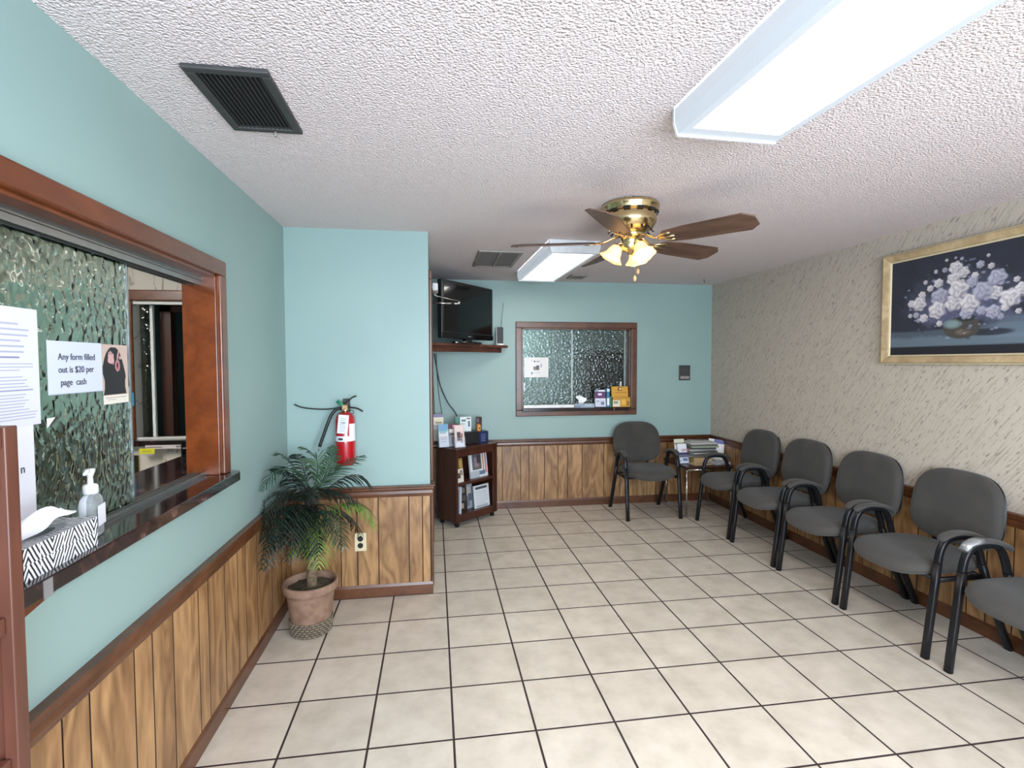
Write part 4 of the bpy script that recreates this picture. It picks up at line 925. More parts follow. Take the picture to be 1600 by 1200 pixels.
def make_chair():
    """origin on the floor between the legs' front line, front faces -Y"""
    r = empty('waiting_chair', (0, 0, 0), 0, 'x', 'chair', 'charcoal waiting room chairs')
    hw = 0.262
    for s in (-1, 1):
        x = s*hw
        fr = [(x, 0.0, 0), (x, 0.018, 0.15), (x, 0.040, 0.33), (x, 0.058, 0.48)]
        top = bez([(x, 0.058, 0.48), (x, 0.072, 0.545), (x, 0.105, 0.592), (x, 0.16, 0.604), (x, 0.235, 0.598), (x, 0.275, 0.572), (x, 0.30, 0.515), (x, 0.315, 0.46)], 5)
        re = [(x, 0.315, 0.46), (x, 0.36, 0.34), (x, 0.42, 0.18), (x, 0.497, 0.0)]
        MB().tube(fr, 0.017, 12, ref=(1, 0, 0), rb=0.014, square=True).build('leg', M['blackm'], r)
        MB().tube(re, 0.017, 12, ref=(1, 0, 0), rb=0.014, square=True).build('leg', M['blackm'], r)
        MB().tube(top, 0.017, 12, ref=(1, 0, 0), rb=0.0125, square=True).build('arm_frame', M['blackm'], r)
        ar = MB(); P_ = bez([(x, 0.068, 0.592), (x, 0.095, 0.614), (x, 0.16, 0.626), (x, 0.24, 0.618), (x, 0.30, 0.596), (x, 0.33, 0.575)], 4)
        rad = [0.012, 0.020, 0.024, 0.026, 0.027] + [0.028]*(len(P_)-9) + [0.026, 0.023, 0.018, 0.010]
        ar.tube(P_, rad, 14, ref=(1, 0, 0), rb=0.012); ar.build('armrest', M['fabric'], r)
    # seat: wide rounded cushion with a waterfall front
    def fs(x, y, h): return (x, 0.195+y, 0.400+h-0.030*max(0, (-y-0.10)/0.14)**2 - 0.012*(1-(x/0.26)**2)*(1-(y/0.25)**2)*(1 if h > 0.03 else 0))
    pad(rounded(0.485, 0.50, 3.0), [(0.05, 0.0), (0.018, 0.004), (0.004, 0.018), (0.0, 0.036), (0.006, 0.054), (0.022, 0.066), (0.06, 0.073), (0.12, 0.076), (0.20, 0.077)], fs).build('seat', M['fabric'], r)
    # backrest
    def fb(x, y, h):
        z_ = 0.672+y; yy = 0.425 + (z_-0.48)*0.13 - h + 0.022*(1-(2*x/0.5)**2)*1.0
        return (x*(1.0 + 0.06*(-y)/0.2), yy, z_)
    ol = rounded(0.50, 0.405, 3.1, 44)
    pad(ol, [(0.05, -0.025), (0.015, -0.022), (0.0, -0.008), (0.0, 0.008), (0.008, 0.022), (0.03, 0.031), (0.08, 0.035), (0.14, 0.036)], fb).build('backrest', M['fabric'], r)
    # dark shell edge on the rear of the back
    pad(rounded(0.49, 0.395, 3.1, 44), [(0.06, -0.034), (0.01, -0.031), (0.0, -0.026)], fb).build('back_shell', M['black'], r)
    for s in (-1, 1):
        MB().tube([(s*0.12, 0.30, 0.395), (s*0.12, 0.42, 0.40), (s*0.12, 0.458, 0.43), (s*0.12, 0.468, 0.56)], 0.016, 8, ref=(1, 0, 0), rb=0.005).build('back_support', M['blackm'], r)
        MB().tube([(s*0.245, 0.070, 0.385), (s*0.245, 0.335, 0.385)], 0.010, 8, rb=0.012, square=True).build('seat_rail', M['blackm'], r)
    for y_ in (0.075, 0.33): MB().tube([(-0.25, y_, 0.388), (0.25, y_, 0.388)], 0.010, 8, ref=(0, 0, 1), rb=0.012, square=True).build('crossbar', M['blackm'], r)
    for s in (-1, 1): MB().tube([(s*hw, 0.052, 0.40), (s*0.235, 0.075, 0.39)], 0.010, 8, ref=(0, 0, 1)).build('bracket', M['blackm'], r)
    return r
CH = [
 (1.975, 2.575, 0.0, 'charcoal armchair against the back wall, facing the viewer, left of corner table'),
 (2.362, 2.238, -PI/2, 'farthest charcoal armchair in the row along the wallpapered wall, beside corner table'),
 (2.350, 1.643, -PI/2, 'second farthest charcoal armchair in the row along the wallpapered wall'),
 (2.350, 1.057, -PI/2, 'middle charcoal armchair in the row along the wallpapered wall'),
 (2.350, 0.468, -PI/2, 'charcoal armchair with whole seat and back visible nearest the viewer, under the painting'),
 (2.350, -0.175, -PI/2, 'nearest charcoal armchair, cut by the right edge of the photo, with silver taped arm'),
]
proto = make_chair(); chairs = []
for i, (x, y, a, lb) in enumerate(CH):
    c = proto if i == 0 else copy_tree(proto)
    c.location = (x, y, 0); c.rotation_euler = (0, 0, a); c['label'] = lb; chairs.append(c)
# worn arm end wrapped in silver tape on the nearest chair
tp = MB(); x = -0.262; P_ = [(x, 0.062, 0.586), (x, 0.085, 0.611), (x, 0.12, 0.624), (x, 0.155, 0.630)]
tp.tube(P_, [0.022, 0.026, 0.029, 0.0285], 14, ref=(1, 0, 0), rb=0.0155); t_ = tp.build('tape_wrap', M['seat_tape'], chairs[5]); t_['label'] = 'silver tape around the armrest end'

# ------------------------------------------------------------------ painting on the wallpapered wall
FL = [(0.55,2.012,0.035),(0.508,1.98,0.032),(0.56,1.951,0.035),(0.529,1.888,0.052),(0.638,1.86,0.048),(0.765,1.831,0.041),(0.648,1.939,0.026),(0.465,1.805,0.049),(0.556,1.816,0.046),(0.396,1.861,0.05),(0.327,1.922,0.043),(0.263,1.809,0.046),(0.343,1.746,0.035),(0.652,1.783,0.048),(0.456,1.918,0.029),(0.416,2.006,0.02),(0.36,1.988,0.016),(0.698,1.916,0.019),(0.729,1.956,0.013),(0.612,2.009,0.015),(0.666,2.01,0.011),(0.735,1.743,0.025),(0.769,1.732,0.013),(0.442,1.952,0.018),(0.336,1.845,0.035),(0.235,1.898,0.015),(0.21,1.851,0.03),(0.817,1.837,0.023),(0.749,1.883,0.022),(0.551,2.068,0.008),(0.516,2.056,0.01),(0.603,2.064,0.009),(0.376,2.046,0.009),(0.483,1.75,0.033),(0.825,1.764,0.013),(0.785,1.765,0.018),(0.636,1.704,0.017),(0.404,1.758,0.024),(0.286,1.762,0.019),(0.223,1.737,0.014),(0.306,1.718,0.016)]
PY0, PY1, PZ0, PZ1 = -0.28, 0.962, 1.523, 2.110     # canvas
def paint(u, v):
    y = PY1 - u*(PY1-PY0); zc = PZ0 + v*(PZ1-PZ0); rg = np.random.RandomState(3)
    n = sum(np.sin(y*a+zc*b+c)*k for a, b, c, k in ((31, 17, 1, .5), (53, -41, 2, .3), (-19, 61, 3, .3), (120, 90, 4, .2), (97, -150, 5, .2)))
    col = np.stack([np.full_like(u, x) for x in H('#272934')], 1)*(1+0.10*n[:, None])
    col *= (1.15-0.45*np.abs(u-0.25))[:, None]
    def over(mask, c, soft=None):
        a = mask[:, None]; nonlocal col; col = col*(1-a)+np.array(c)*a
    s = lambda x, w: np.clip(x/w, 0, 1)
    zt = 1.680 + 0.01*np.sin(y*6)
    over(s(zt-zc, 0.01), H('#48535e')); over(s(1.640+0.012*n*0.5-zc, 0.02)*0.7, H('#66747f')); over(s(1.578-zc, 0.008), H('#15161d'))
    over(s(zt+0.05-zc, 0.03)*s(0.40-y, 0.1)*s(zc-1.60, 0.02)*0.5, H('#6d7c8e'))
    # cast tone beside the vase
    e = ((y-0.355)/0.13)**2+((zc-1.640)/0.022)**2; over(s(1-e, 0.5)*0.85, H('#1b1c26'))
    e = ((y-0.51)/0.105)**2+((zc-1.672)/0.062)**2; over(s(1-e, 0.1), H('#4d4a45'))
    e = ((y-0.56)/0.06)**2+((zc-1.695)/0.03)**2; over(s(1-e, 0.8)*0.8, H('#7f9798')); e = ((y-0.49)/0.05)**2+((zc-1.652)/0.02)**2; over(s(1-e, 0.8)*0.6, H('#7c6a5c'))
    e = ((y-0.48)/0.06)**2+((zc-1.722)/0.018)**2; over(s(1-e, 0.3)*0.8, H('#1f2a2c'))
    # foliage haze
    e = ((y-0.52)/0.36)**2+((zc-1.83)/0.19)**2; over(s(1-e+0.25*n, 0.6)*0.55, H('#4a4a5e'))
    e = ((y-0.52)/0.30)**2+((zc-1.79)/0.12)**2; over(s(1-e+0.3*n, 0.6)*0.45, H('#6a6a8a'))
    e = ((y-0.51)/0.105)**2+((zc-1.672)/0.062)**2; over(s(1-e, 0.1), H('#45403a'))
    e = ((y-0.56)/0.06)**2+((zc-1.695)/0.03)**2; over(s(1-e, 0.8)*0.8, H('#7f9798')); e = ((y-0.50)/0.05)**2+((zc-1.648)/0.02)**2; over(s(1-e, 0.8)*0.6, H('#7c6a5c'))
    e = ((y-0.48)/0.06)**2+((zc-1.722)/0.018)**2; over(s(1-e, 0.3)*0.8, H('#1f2a2c'))
    for k in range(160):
        a = rg.uniform(0, 2*PI); q = math.sqrt(rg.uniform(0, 1)); fy = 0.50+0.40*q*math.cos(a); fz = 1.83+0.22*q*math.sin(a); r = rg.uniform(0.006, 0.014)
        e = ((y-fy)/r)**2+((zc-fz)/(r*0.6))**2; over(s(1-e, 0.5)*0.6, H(['#2a3034', '#6f7186', '#8f90a8', '#394238'][k % 4]))
    for k, (fy, fz, r) in enumerate(sorted([(a_, b_, c_*1.18) for a_, b_, c_ in FL], key=lambda t: t[2])+[(0.10, 1.88, 0.045), (0.04, 1.80, 0.05), (0.12, 1.76, 0.04), (-0.02, 1.86, 0.03)]):
        dx = (y-fy)/r; dz = (zc-fz)/(r*0.92); q = np.sqrt(dx*dx+dz*dz); th = np.arctan2(dz, dx)
        edge = 1+0.08*np.sin(6*th+k); m = s(edge-q, 0.18)
        pet = 0.5+0.5*np.sin(9*q+2.2*np.sin(3*th+k)+th*1.0)
        tone = np.clip(0.50+0.45*pet+0.22*dz+0.2*dx, 0, 1)[:, None]
        white = np.array(H('#d8d0d0') if k % 3 else H('#aeabbb')); dark = np.array(H('#565366'))
        c = dark*(1-tone)+white*tone; a = (m*(0.95 if r > 0.02 else 0.8))[:, None]; col = col*(1-a)+c*a
    return np.clip(col, 0.003, 1)
pa = empty('painting', (XR-0.001, (PY0+PY1)/2, PZ0), -PI/2, 'framed still life painting of white flowers in a round vase', 'painting')
pw, ph = PY1-PY0, PZ1-PZ0
painted('canvas', pw, ph, 300, 150, paint, pa, (0, -0.018, 0), (0, 0, 0), M['canvas'], 0.008)
def frame_ring(name, w, h, fw, y_front, y_back, mat, parent, bevel=0.003, zoff=0):
    V = []; outer = [(-w/2-fw, -fw), (w/2+fw, -fw), (w/2+fw, h+fw), (-w/2-fw, h+fw)]; inner = [(-w/2, 0), (w/2, 0), (w/2, h), (-w/2, h)]
    V = [(x, y_front[0], z) for x, z in outer] + [(x, y_front[1], z) for x, z in inner] + [(x, y_back, z) for x, z in outer] + [(x, y_back, z) for x, z in inner]; F = []
    for i in range(4):
        j = (i+1) % 4; F += [(i, j, 4+j, 4+i), (8+j, 8+i, 12+i, 12+j), (i, 8+i, 8+j, j), (4+i, 4+j, 12+j, 12+i)]
    return MB().add(V, F).build(name, mat, parent, bevel=bevel)
frame_ring('inner_frame', pw-0.004, ph-0.004, 0.010, (-0.026, -0.020), -0.001, M['goldl'], pa, 0.0015).location = (0, 0, 0.002)
f2 = frame_ring('frame', pw+0.018, ph+0.018, 0.038, (-0.042, -0.028), 0.0, M['gold'], pa); f2.location = (0, 0, -0.009)
f3 = frame_ring('outer_lip', pw+0.098, ph+0.098, 0.007, (-0.030, -0.034), 0.0, M['goldl'], pa, 0.001); f3.location = (0, 0, -0.049)
# dark groove between the two mouldings
f4 = frame_ring('groove', pw+0.094, ph+0.094, 0.003, (-0.033, -0.033), -0.002, M['gap'], pa, 0); f4.location = (0, 0, -0.047)

# ------------------------------------------------------------------ potted palm
PXc, PYc = -0.750, 0.955
pm = empty('potted_palm', (PXc, PYc, 0), label='artificial palm in a terracotta pot with woven base', cat='plant')
MB().lathe([(0.096, 0.0), (0.100, 0.005), (0.124, 0.215), (0.129, 0.235), (0.142, 0.240), (0.147, 0.250), (0.147, 0.278), (0.141, 0.286), (0.132, 0.284), (0.128, 0.262), (0.120, 0.235)], 48, cap1=False).build('pot', M['terra'], pm)
wv = MB(); rows = 6
for j in range(rows):
    z_ = 0.012+j*0.0135; rr0 = 0.1005+(z_/0.215)*0.024
    n = 26
    for i in range(n):
        a = 2*PI*(i+(0.5 if j % 2 else 0))/n; da = 2*PI/n*0.43
        P_ = [((rr0+b)*math.cos(a+t*da), (rr0+b)*math.sin(a+t*da), z_) for t, b in ((-1, 0.0), (-0.5, 0.004), (0, 0.006), (0.5, 0.004), (1, 0.0))]
        wv.tube(P_, 0.0052, 6, ref=(0, 0, 1), rb=0.004)
wv.build('woven_band', M['weave'], pm)
so = MB(); n = 40; V = [(0, 0, 0.262)]; F = []; rg = random.Random(2)
for k in range(1, 7):
    for i in range(n): a = 2*PI*i/n; r = 0.131*k/6; V.append((r*math.cos(a), r*math.sin(a), 0.250+0.010*(1-k/6)+rg.uniform(-0.005, 0.006)))
for i in range(n): F.append((0, 1+i, 1+(i+1) % n))
for k in range(5):
    for i in range(n): j = (i+1) % n; F.append((1+k*n+i, 1+(k+1)*n+i, 1+(k+1)*n+j, 1+k*n+j))
so.add(V, F, 0, True).build('soil', M['soil'], pm)
prof = []
for k in range(15): z_ = 0.24+k*0.0145; prof += [(0.031-0.0006*k, z_), (0.0275-0.0006*k, z_+0.010)]
MB().lathe(prof, 18, 0, Matrix.Translation((0.008, -0.005, 0))).build('trunk', M['trunk'], pm)
fb_ = MB(); fb_.lathe([(0.022, 0.425), (0.050, 0.450), (0.057, 0.49), (0.050, 0.54), (0.040, 0.62), (0.032, 0.72), (0.012, 0.80)], 16, 0, Matrix.Translation((0.012, -0.005, 0)), rfun=lambda k, a, r: r*(1+0.12*math.sin(5*a+k)))
for i in range(60):
    a = rg.uniform(0, 2*PI); z_ = rg.uniform(0.43, 0.56); fb_.tube([(0.012+0.04*math.cos(a), 0.04*math.sin(a), z_), (0.012+0.075*math.cos(a), 0.075*math.sin(a), z_-rg.uniform(-0.02, 0.03))], [0.003, 0.0008], 4)
fb_.build('fibre_crown', M['fibre'], pm)
FR = [((-0.666,0.925,0.969),(-0.775,0.9,1.029),'m',0.10), ((-0.605,1.05,0.897),(-0.491,1.15,0.934),'m',0.10), ((-0.827,0.85,0.998),(-0.928,0.75,0.847),'m',0.10), ((-0.857,0.975,0.985),(-0.915,0.92,0.99),'m',0.06),
      ((-0.541,0.975,0.900),(-0.43,1.0,0.792),'d',0.12), ((-0.483,0.925,0.761),(-0.39,0.9,0.576),'l',0.10), ((-0.569,1.025,0.681),(-0.501,1.1,0.468),'d',0.11), ((-0.868,0.775,0.802),(-0.863,0.6,0.509),'d',0.12),
      ((-0.905,0.825,0.775),(-0.925,0.7,0.601),'d',0.11), ((-0.676,0.825,0.682),(-0.65,0.7,0.456),'l',0.12), ((-0.823,0.875,0.692),(-0.761,0.8,0.467),'d',0.11), ((-0.836,0.75,0.781),(-0.783,0.55,0.631),'d',0.12),
      ((-0.749,0.775,0.783),(-0.753,0.6,0.612),'d',0.12), ((-0.663,1.075,0.868),(-0.667,1.2,0.985),'m',0.09), ((-0.616,0.9,0.705),(-0.55,0.85,0.495),'m',0.12), ((-0.816,1.05,0.787),(-0.90,1.12,0.62),'d',0.11),
      ((-0.644,0.8,0.793),(-0.54,0.65,0.582),'d',0.11), ((-0.855,1.075,0.838),(-0.91,1.15,0.80),'d',0.10), ((-0.80,0.90,0.90),(-0.90,0.85,0.93),'d',0.10), ((-0.70,0.80,0.88),(-0.66,0.66,0.80),'d',0.11),
      ((-0.62,0.96,0.80),(-0.47,0.93,0.69),'d',0.11), ((-0.73,0.86,0.66),(-0.80,0.74,0.50),'l',0.09), ((-0.86,0.90,0.86),(-0.91,0.72,0.70),'d',0.11), ((-0.78,0.98,0.93),(-0.84,1.05,0.97),'d',0.09),
      ((-0.87,0.80,0.70),(-0.915,0.68,0.47),'d',0.11), ((-0.80,0.82,0.80),(-0.88,0.66,0.56),'d',0.12), ((-0.70,0.80,0.76),(-0.68,0.62,0.54),'d',0.12), ((-0.76,0.84,0.74),(-0.80,0.70,0.50),'d',0.12)]
rg = random.Random(11)
for k, (cp_, tp_, kind, ll) in enumerate(FR):
    cp_ = Vector(cp_); tp_ = Vector(tp_); st_ = Vector((PXc+0.014+rg.uniform(-0.012, 0.012), PYc+rg.uniform(-0.012, 0.012), rg.uniform(0.66, 0.78)))
    if tp_.z < 0.62: st_.z = rg.uniform(0.58, 0.68)
    mb = MB(); n = 25; P_ = []
    for i in range(n+1):
        t = i/n; ctl = cp_*1.3 - (st_+tp_)*0.15; P_.append((1-t)**2*st_ + 2*t*(1-t)*ctl + t*t*tp_)
    mb.tube(P_, [0.0045-0.0035*i/n for i in range(n+1)], 6)
    up = Vector((0, 0, 1)); cam_side = Vector((0.25, -1, 0.1))
    for i in range(4, n+1):
        t = i/n; tan = (P_[min(i+1, n)]-P_[max(i-1, 0)]).normalized(); side = tan.cross(up)
        if side.length < 0.3: side = tan.cross(cam_side)
        side.normalize(); Lf = ll*1.15*(math.sin(PI*min(1, 0.18+0.80*t))**0.6)*rg.uniform(0.85, 1.1)
        for s in (-1, 1):
            d0 = (tan*rg.uniform(0.55, 0.85) + side*s*0.75 + Vector((rg.uniform(-0.12, 0.12), rg.uniform(-0.12, 0.12), rg.uniform(-0.05, 0.2)))).normalized(); p = P_[i].copy(); wv_ = tan; q0 = p; V = []
            for j, (fr_, wd) in enumerate(((0, 0.0022), (0.3, 0.0046), (0.65, 0.0038), (1.0, 0.0005))):
                q = q0 + d0*(Lf*fr_) + Vector((0, 0, -0.42*Lf*fr_*fr_ * (1.3 if kind != 'm' else 0.7)))
                for e in (-1, 1):
                    vtx = q + wv_*(e*wd) + Vector((0, 0, 0.002*abs(e)))
                    vtx.x = max(vtx.x, XL+0.012+0.02*(1 if vtx.z < 0.72 else 0)); vtx.y = min(vtx.y, YC-0.02-0.02*(1 if vtx.z < 0.72 else 0)); V.append(vtx)
            mb.add(V, [(0, 1, 3, 2), (2, 3, 5, 4), (4, 5, 7, 6)], 0, True)
    mt = {'d': M['leafd'], 'm': M['leafm'], 'l': M['leafl']}[kind]
    f_ = mb.build('frond', mt, pm, recalc=False); f_.location = (-PXc, -PYc, 0)
    if kind == 'l': f_['label'] = 'light green frond'

# wall outlet behind the palm
ol_ = empty('wall_outlet', (-0.533, YC-0.008, 0.300), label='ivory double power outlet on wood panelling behind the palm', cat='outlet')
MB().box(-0.036, -0.006, 0, 0.036, 0, 0.115).build('plate', M['ivory'], ol_, bevel=0.003)
for zz in (0.036, 0.079): MB().lathe([(0.017, 0), (0.017, 0.004), (0.015, 0.006)], 20, 0, Matrix.Translation((0, -0.005, zz)) @ Matrix.Rotation(PI/2, 4, 'X')).build('socket', M['black'], ol_)

# ------------------------------------------------------------------ fire extinguisher
EX, EY = -0.603, 1.262
fe = empty('fire_extinguisher', (EX, EY, 0.862), label='red fire extinguisher hung on the alcove wall above the palm', cat='fire extinguisher')
MB().lathe([(0.030, 0.0), (0.050, 0.003), (0.057, 0.012), (0.058, 0.03), (0.058, 0.27), (0.054, 0.295), (0.040, 0.315), (0.022, 0.325)], 36).build('cylinder', M['red'], fe)
MB().lathe([(0.0583, 0.150), (0.0583, 0.182)], 36, cap0=False, cap1=False).build('label_band', M['paperw'], fe, recalc=False)
def arc_label(a0, a1, za, zb, r, mat, name):
    n = 10; V = []
    for i in range(n+1): a = a0+(a1-a0)*i/n; V += [(r*math.cos(a), r*math.sin(a), za), (r*math.cos(a), r*math.sin(a), zb)]
    MB().add(V, [(2*i, 2*i+2, 2*i+3, 2*i+1) for i in range(n)], 0, True).build(name, mat, fe, recalc=False)
arc_label(-PI/2+0.55, -PI/2+1.5, 0.182, 0.255, 0.0585, M['paperw'], 'side_label')
arc_label(-PI/2-0.62, -PI/2-0.1, 0.158, 0.172, 0.0590, M['ink'], 'label_print')
MB().lathe([(0.020, 0.322), (0.020, 0.340), (0.015, 0.345), (0.015, 0.372)], 16).build('valve', M['brass'], fe)
MB().box(-0.016, -0.018, 0.335, 0.016, 0.018, 0.366).build('valve_body', M['tan'], fe, bevel=0.005)
MB().tube(bez([(-0.02, 0, 0.366), (0.01, 0, 0.385), (0.045, -0.002, 0.412), (0.068, -0.003, 0.420)], 4), 0.010, 8, ref=(0, 1, 0), rb=0.005).build('lever', M['black'], fe)
MB().tube(bez([(-0.005, 0, 0.372), (0.03, 0, 0.352), (0.07, -0.002, 0.345), (0.105, -0.003, 0.325)], 4), 0.010, 8, ref=(0, 1, 0), rb=0.005).build('handle', M['black'], fe)
MB().tube([(-0.045, -0.01, 0.392), (-0.022, -0.012, 0.372), (0.0, -0.014, 0.362)], [0.012, 0.010, 0.004], 8, rb=0.003, ref=(0, 0, 1)).build('pull_pin_tab', M['green'], fe)
MB().tube([(0.03*math.cos(t)*0.6+0.035, -0.012, 0.323+0.013*math.sin(t)) for t in np.linspace(0, 2*PI, 17)], 0.002, 6, ref=(0, 1, 0)).build('pin_ring', M['black'], fe)
MB().tube(bez([(-0.02, 0, 0.345), (-0.047, 0, 0.343), (-0.078, -0.004, 0.310), (-0.10, -0.008, 0.26), (-0.125, -0.01, 0.19), (-0.150, -0.012, 0.118)], 6), 0.0095, 10, ref=(0, 1, 0)).build('hose', M['black'], fe)
noz = MB().tube([(-0.150, -0.012, 0.118), (-0.156, -0.012, 0.09)], [0.006, 0.0045], 8, ref=(0, 1, 0)).build('nozzle', M['grille2'], fe); sub(noz, bpy.data.objects['hose'])
MB().tube(bez([(-0.05, 0.045, 0.345), (-0.12, 0.045, 0.338), (-0.20, 0.045, 0.342), (-0.262, 0.045, 0.352), (-0.305, 0.045, 0.370)], 5), 0.004, 8, ref=(0, 1, 0)).build('strap', M['black'], fe)
MB().box(-0.02, 0.052, 0.05, 0.02, 0.074, 0.40).build('wall_bracket', M['steelgrey'], fe, bevel=0.003)
MB().box(-0.063, 0.035, -0.045, -0.048, 0.050, 0.09).build('bracket_foot', M['steelgrey'], fe, bevel=0.002)
card('inspection_tag', 0.060, 0.112, 0.0015, '#cfd0da', lines(0.15, 0.85, 0.12, 0.9, 7, '#8d92a2', 7, 0.3) + [(0.3, 0.55, 0.7, 0.6, '#4c5264')], fe, (-0.008, -0.064, 0.200), (0.02, 0.10, 0))
MB().tube([(0.003, -0.061, 0.31), (0.0, -0.02, 0.345)], 0.0012, 6).build('tag_string', M['black'], fe)

# ------------------------------------------------------------------ on the reception counter: tissue box, pump bottle
def maze(off, k=3.2, asp=1.0):
    wht, blk = np.array(H('#dfe0e4')), np.array(H('#26262a'))
    def f(u, v):
        a = (u*k*1.0+off); cell = np.floor(a); fr = a-cell; s_ = np.where(cell % 2 == 0, 1, -1)
        w = np.abs(fr-0.5)*2
        val = (v*asp*0.9*s_ + w*0.8 + 0.17*s_*(np.floor(v*2) % 2))*4.0
        m = (val-np.floor(val)) < 0.45
        seam = (np.abs(fr-0.5) > 0.485)
        c = np.where(m[:, None], blk, wht); c = np.where(seam[:, None], wht, c)
        return c
    return f
tbx = empty('tissue_box', (-0.9725, -0.652, 1.0152), PI/2, 'white tissue box with black geometric lines on the reception counter', 'tissue box')
bl_, bw_, bh_ = 0.245, 0.095, 0.073
painted('box', bl_, bh_, 220, 70, maze(0.3, 3.4), tbx, (0, -bw_/2, 0), t=0.001)
painted('box_end', bw_, bh_, 90, 70, maze(0.1, 1.4), tbx, (bl_/2, 0, 0), (0, 0, PI/2), t=0.001)
painted('box_end', bw_, bh_, 30, 20, maze(0.1, 1.4), tbx, (-bl_/2, 0, 0), (0, 0, -PI/2), t=0.001)
painted('box_back', bl_, bh_, 60, 20, maze(0.3, 3.4), tbx, (0, bw_/2, 0), (0, 0, PI), t=0.001)
def top_f(u, v):
    c = maze(0.3, 3.4, 1.0)(u, v*0.9); e = ((u-0.46)/0.34)**2+((v-0.5)/0.33)**2; c = np.where((e < 1)[:, None], np.array(H('#8d8f98')), c); return np.where((e < 0.35)[:, None], np.array(H('#3c3c42')), c)
painted('box_top', bl_, bw_, 160, 60, top_f, tbx, (0, -bw_/2, bh_), (-PI/2, 0, 0), t=0.0008).scale = (1, 1, 1)
bpy.data.objects['box_top'].rotation_euler = (-PI/2, 0, 0); bpy.data.objects['box_top'].location = (0, bw_/2, bh_); bpy.data.objects['box_top'].rotation_euler = (PI/2, 0, 0)
bt = bpy.data.objects['box_top']; bt.matrix_local = Matrix(((1, 0, 0, 0), (0, 0, 1, -bw_/2), (0, -1, 0, bh_+0.0008), (0, 0, 0, 1)))
# tissue: a folded sheet rising from the slot and falling to the left
n = 22; V = []; F = []
for j in range(n+1):
    for i in range(n+1):
        u = i/n; v = j/n
        ridge = 0.058*math.exp(-((u-0.60)/0.30)**2) + 0.030*max(0, u-0.72)/0.28
        x = -0.135 + u*0.225; zc = 0.072 + ridge*(1-0.35*abs(v-0.5)*2) - 0.02*max(0, 0.25-u)*3 + 0.004*math.sin(9*u+5*v)
        yy = -0.030 + v*0.062 + 0.012*math.sin(6*u+1) + 0.008*math.sin(13*u+4*v)
        V.append((x, yy, max(zc, 0.0745)))
for j in range(n):
    for i in range(n): a = j*(n+1)+i; F.append((a, a+1, a+n+2, a+n+1))
MB().add(V, F, 0, True).build('tissue', M['tissue'], tbx, recalc=False)

pb = empty('pump_bottle', (-0.985, -0.452, 1.0152), 0.2, 'clear hand sanitiser pump bottle behind the patterned tissue box', 'bottle')
pad(rounded(0.045, 0.070, 3.0, 32), [(0.004, 0.0), (0.0, 0.006), (0.0, 0.090), (0.003, 0.103), (0.012, 0.113), (0.020, 0.117)], lambda x, y, h: (x, y, h)).build('bottle_body', M['clear'], pb)
MB().box(0.0232, -0.024, 0.03, 0.0242, 0.024, 0.085).build('front_label', M['paperw'], pb)
MB().lathe([(0.014, 0.115), (0.0175, 0.118), (0.0175, 0.137), (0.014, 0.141), (0.007, 0.143), (0.006, 0.166)], 20).build('pump_collar', M['white'], pb)
MB().lathe([(0.006, 0.160), (0.011, 0.176), (0.012, 0.182), (0.004, 0.184)], 16).build('pump_head', M['white'], pb)
MB().tube([(0, 0, 0.178), (0.0, -0.02, 0.180), (0.0, -0.034, 0.174)], [0.006, 0.005, 0.004], 8).build('spout', M['white'], pb)

# ------------------------------------------------------------------ notices on the reception glass
GX = -1.0475
def on_glass(x, yc, z): return dict(loc=(x, yc, z), rot=(0, 0, PI/2))
g1 = card('paper_sign', 0.222, 0.142, 0.0008, '#c6cbdc', [(0.0, 0.0, 1, 0.02, '#b4bac9')], **on_glass(GX, -0.386, 1.400)); tag(g1, 'white handprinted sign reading Any form filled out is $20 per page cash', 'sign')
lettering('Any form filled\nout is $20 per\n page  cash', 0.0255, g1, (-0.074, -0.0012, 0.092), M['ink'], width=0.150, spacing=1.35)
def poster(u, v):
    bg, blk, sk, mo = np.array(H('#bfa79b')), np.array(H('#1a1417')), np.array(H('#c39a98')), np.array(H('#a85462'))
    c = np.where((v < 0.15)[:, None], np.array(H('#d9d2c6')), bg)
    x = u-0.47; body = (v > 0.15) & (np.abs(x) < 0.46-0.06*np.sin((v-0.15)*9)) & (v < 0.96-3.2*np.abs(x+0.05)**2.6)
    c = np.where(body[:, None], blk+0.012*np.sin(u*60+v*8)[:, None], c)
    for k in range(4):
        e = ((u-0.25-0.055*k)/0.028)**2+((v-0.80+0.02*abs(k-1))/0.10)**2; c = np.where((e < 1)[:, None], sk, c)
    e = ((u-0.33)/0.13)**2+((v-0.73)/0.05)**2; c = np.where((e < 1)[:, None], sk, c)
    e = ((u-0.60-(v-0.8)*0.4)/0.03)**2+((v-0.83)/0.09)**2; c = np.where((e < 1)[:, None], sk*0.9, c)
    e = ((u-0.70)/0.05)**2+((v-0.78)/0.03)**2; c = np.where((e < 1)[:, None], sk, c)
    e = ((u-0.58)/0.10)**2+((v-0.645)/0.10)**2; c = np.where((e < 1)[:, None], sk*0.7, c); e = ((u-0.58)/0.06)**2+((v-0.64)/0.075)**2; c = np.where((e < 1)[:, None], mo, c)
    e = ((u-0.58)/0.035)**2+((v-0.655)/0.04)**2; c = np.where((e < 1)[:, None], np.array(H('#4a1c24')), c)
    t = (np.abs(v-0.105) < 0.008) & (u > 0.08) & (u < 0.9); c = np.where(t[:, None], np.array(H('#8d8680')), c); t = (np.abs(v-0.07) < 0.006) & (u > 0.15) & (u < 0.5); c = np.where(t[:, None], np.array(H('#9d9690')), c)
    return np.clip(c, 0.003, 1)
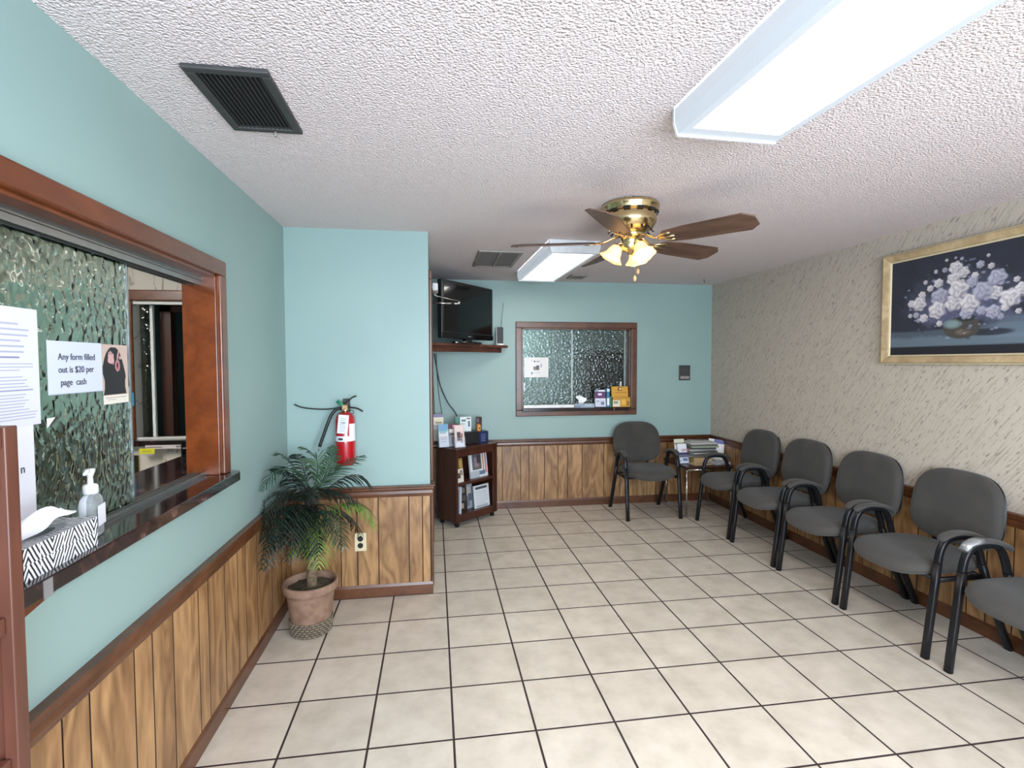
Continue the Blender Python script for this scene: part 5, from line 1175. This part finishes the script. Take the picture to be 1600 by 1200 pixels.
g2 = painted('postcard', 0.128, 0.182, 64, 90, poster, None, t=0.0008, **on_glass(GX+0.0012, -0.212, 1.358)); tag(g2, 'small photo poster of a dark draped figure taped beside the sign', 'poster')
rows = lines(0.05, 0.90, 0.62, 0.90, 6, '#a4a6ba', 1, 0.35) + [(0.05, 0.575, 0.72, 0.590, '#7e80a0')] + lines(0.05, 0.92, 0.47, 0.55, 3, '#a4a6ba', 2, 0.35) + lines(0.05, 0.92, 0.33, 0.44, 4, '#a4a6ba', 3, 0.35) + [(0.05, 0.30, 0.9, 0.312, '#8e90a8')] + lines(0.05, 0.97, 0.06, 0.29, 9, '#a4a6ba', 4, 0.35)
g3 = card('paper_sign', 0.216, 0.285, 0.0008, '#cfd0de', rows, **on_glass(GX+0.0012, -0.636, 1.331)); tag(g3, 'white page of small printed text on the glass at left edge', 'sign')
g4 = card('paper_sign', 0.25, 0.30, 0.0008, '#d6d6de', [], **on_glass(GX, -0.677, 1.045)); tag(g4, 'large blank looking white poster low on the glass behind the wooden rack', 'sign')
lettering('n', 0.03, g4, (0.078, -0.0012, 0.173), M['ink'])
tri = MB().add([(GX+0.001, -0.508, 1.316), (GX+0.001, -0.508, 1.341), (GX+0.001, -0.478, 1.342), (GX+0.0015, -0.508, 1.316), (GX+0.0015, -0.508, 1.341), (GX+0.0015, -0.478, 1.342)], [(0, 1, 2), (5, 4, 3), (0, 3, 4, 1), (1, 4, 5, 2), (2, 5, 3, 0)]).build('tape_piece', M['paperw']); tag(tri, 'small white torn triangle of paper on the glass', 'paper scrap')

# ------------------------------------------------------------------ wooden display rack at the left edge
rk = empty('display_rack', (-0.878, -1.15, 0), label='reddish wooden display rack standing against the reception wall at left edge', cat='rack')
RH = 1.372; hx = 0.078; ry = 0.20
MB().box(hx-0.022, ry-0.028, 0, hx, ry, RH).build('stile', M['rackw'], rk, bevel=0.002)
MB().box(hx-0.022, -ry, 0, hx, -ry+0.028, RH).build('stile', M['rackw'], rk, bevel=0.002)
MB().box(-0.018, ry-0.018, 0, hx-0.023, ry, RH).build('side_panel', M['rackw'], rk, bevel=0.001)
MB().box(-0.018, -ry, 0, hx-0.023, -ry+0.018, RH).build('side_panel', M['rackw'], rk, bevel=0.001)
MB().box(-0.018, -ry+0.019, 0, -0.012, ry-0.019, RH).build('back_panel', M['rackw'], rk)
for zz in (0.28, 0.52, 0.77, 1.025, 1.28):
    MB().box(hx-0.028, -ry+0.029, zz-0.02, hx-0.010, ry-0.029, zz+0.012).build('rail', M['rackw'], rk, bevel=0.003)
    MB().box(-0.011, -ry+0.019, zz-0.020, hx-0.029, ry-0.019, zz-0.008).build('shelf', M['rackw'], rk)
MB().box(hx-0.020, -ry+0.029, 1.335, hx-0.004, ry-0.029, RH).build('rail', M['rackw'], rk, bevel=0.003)
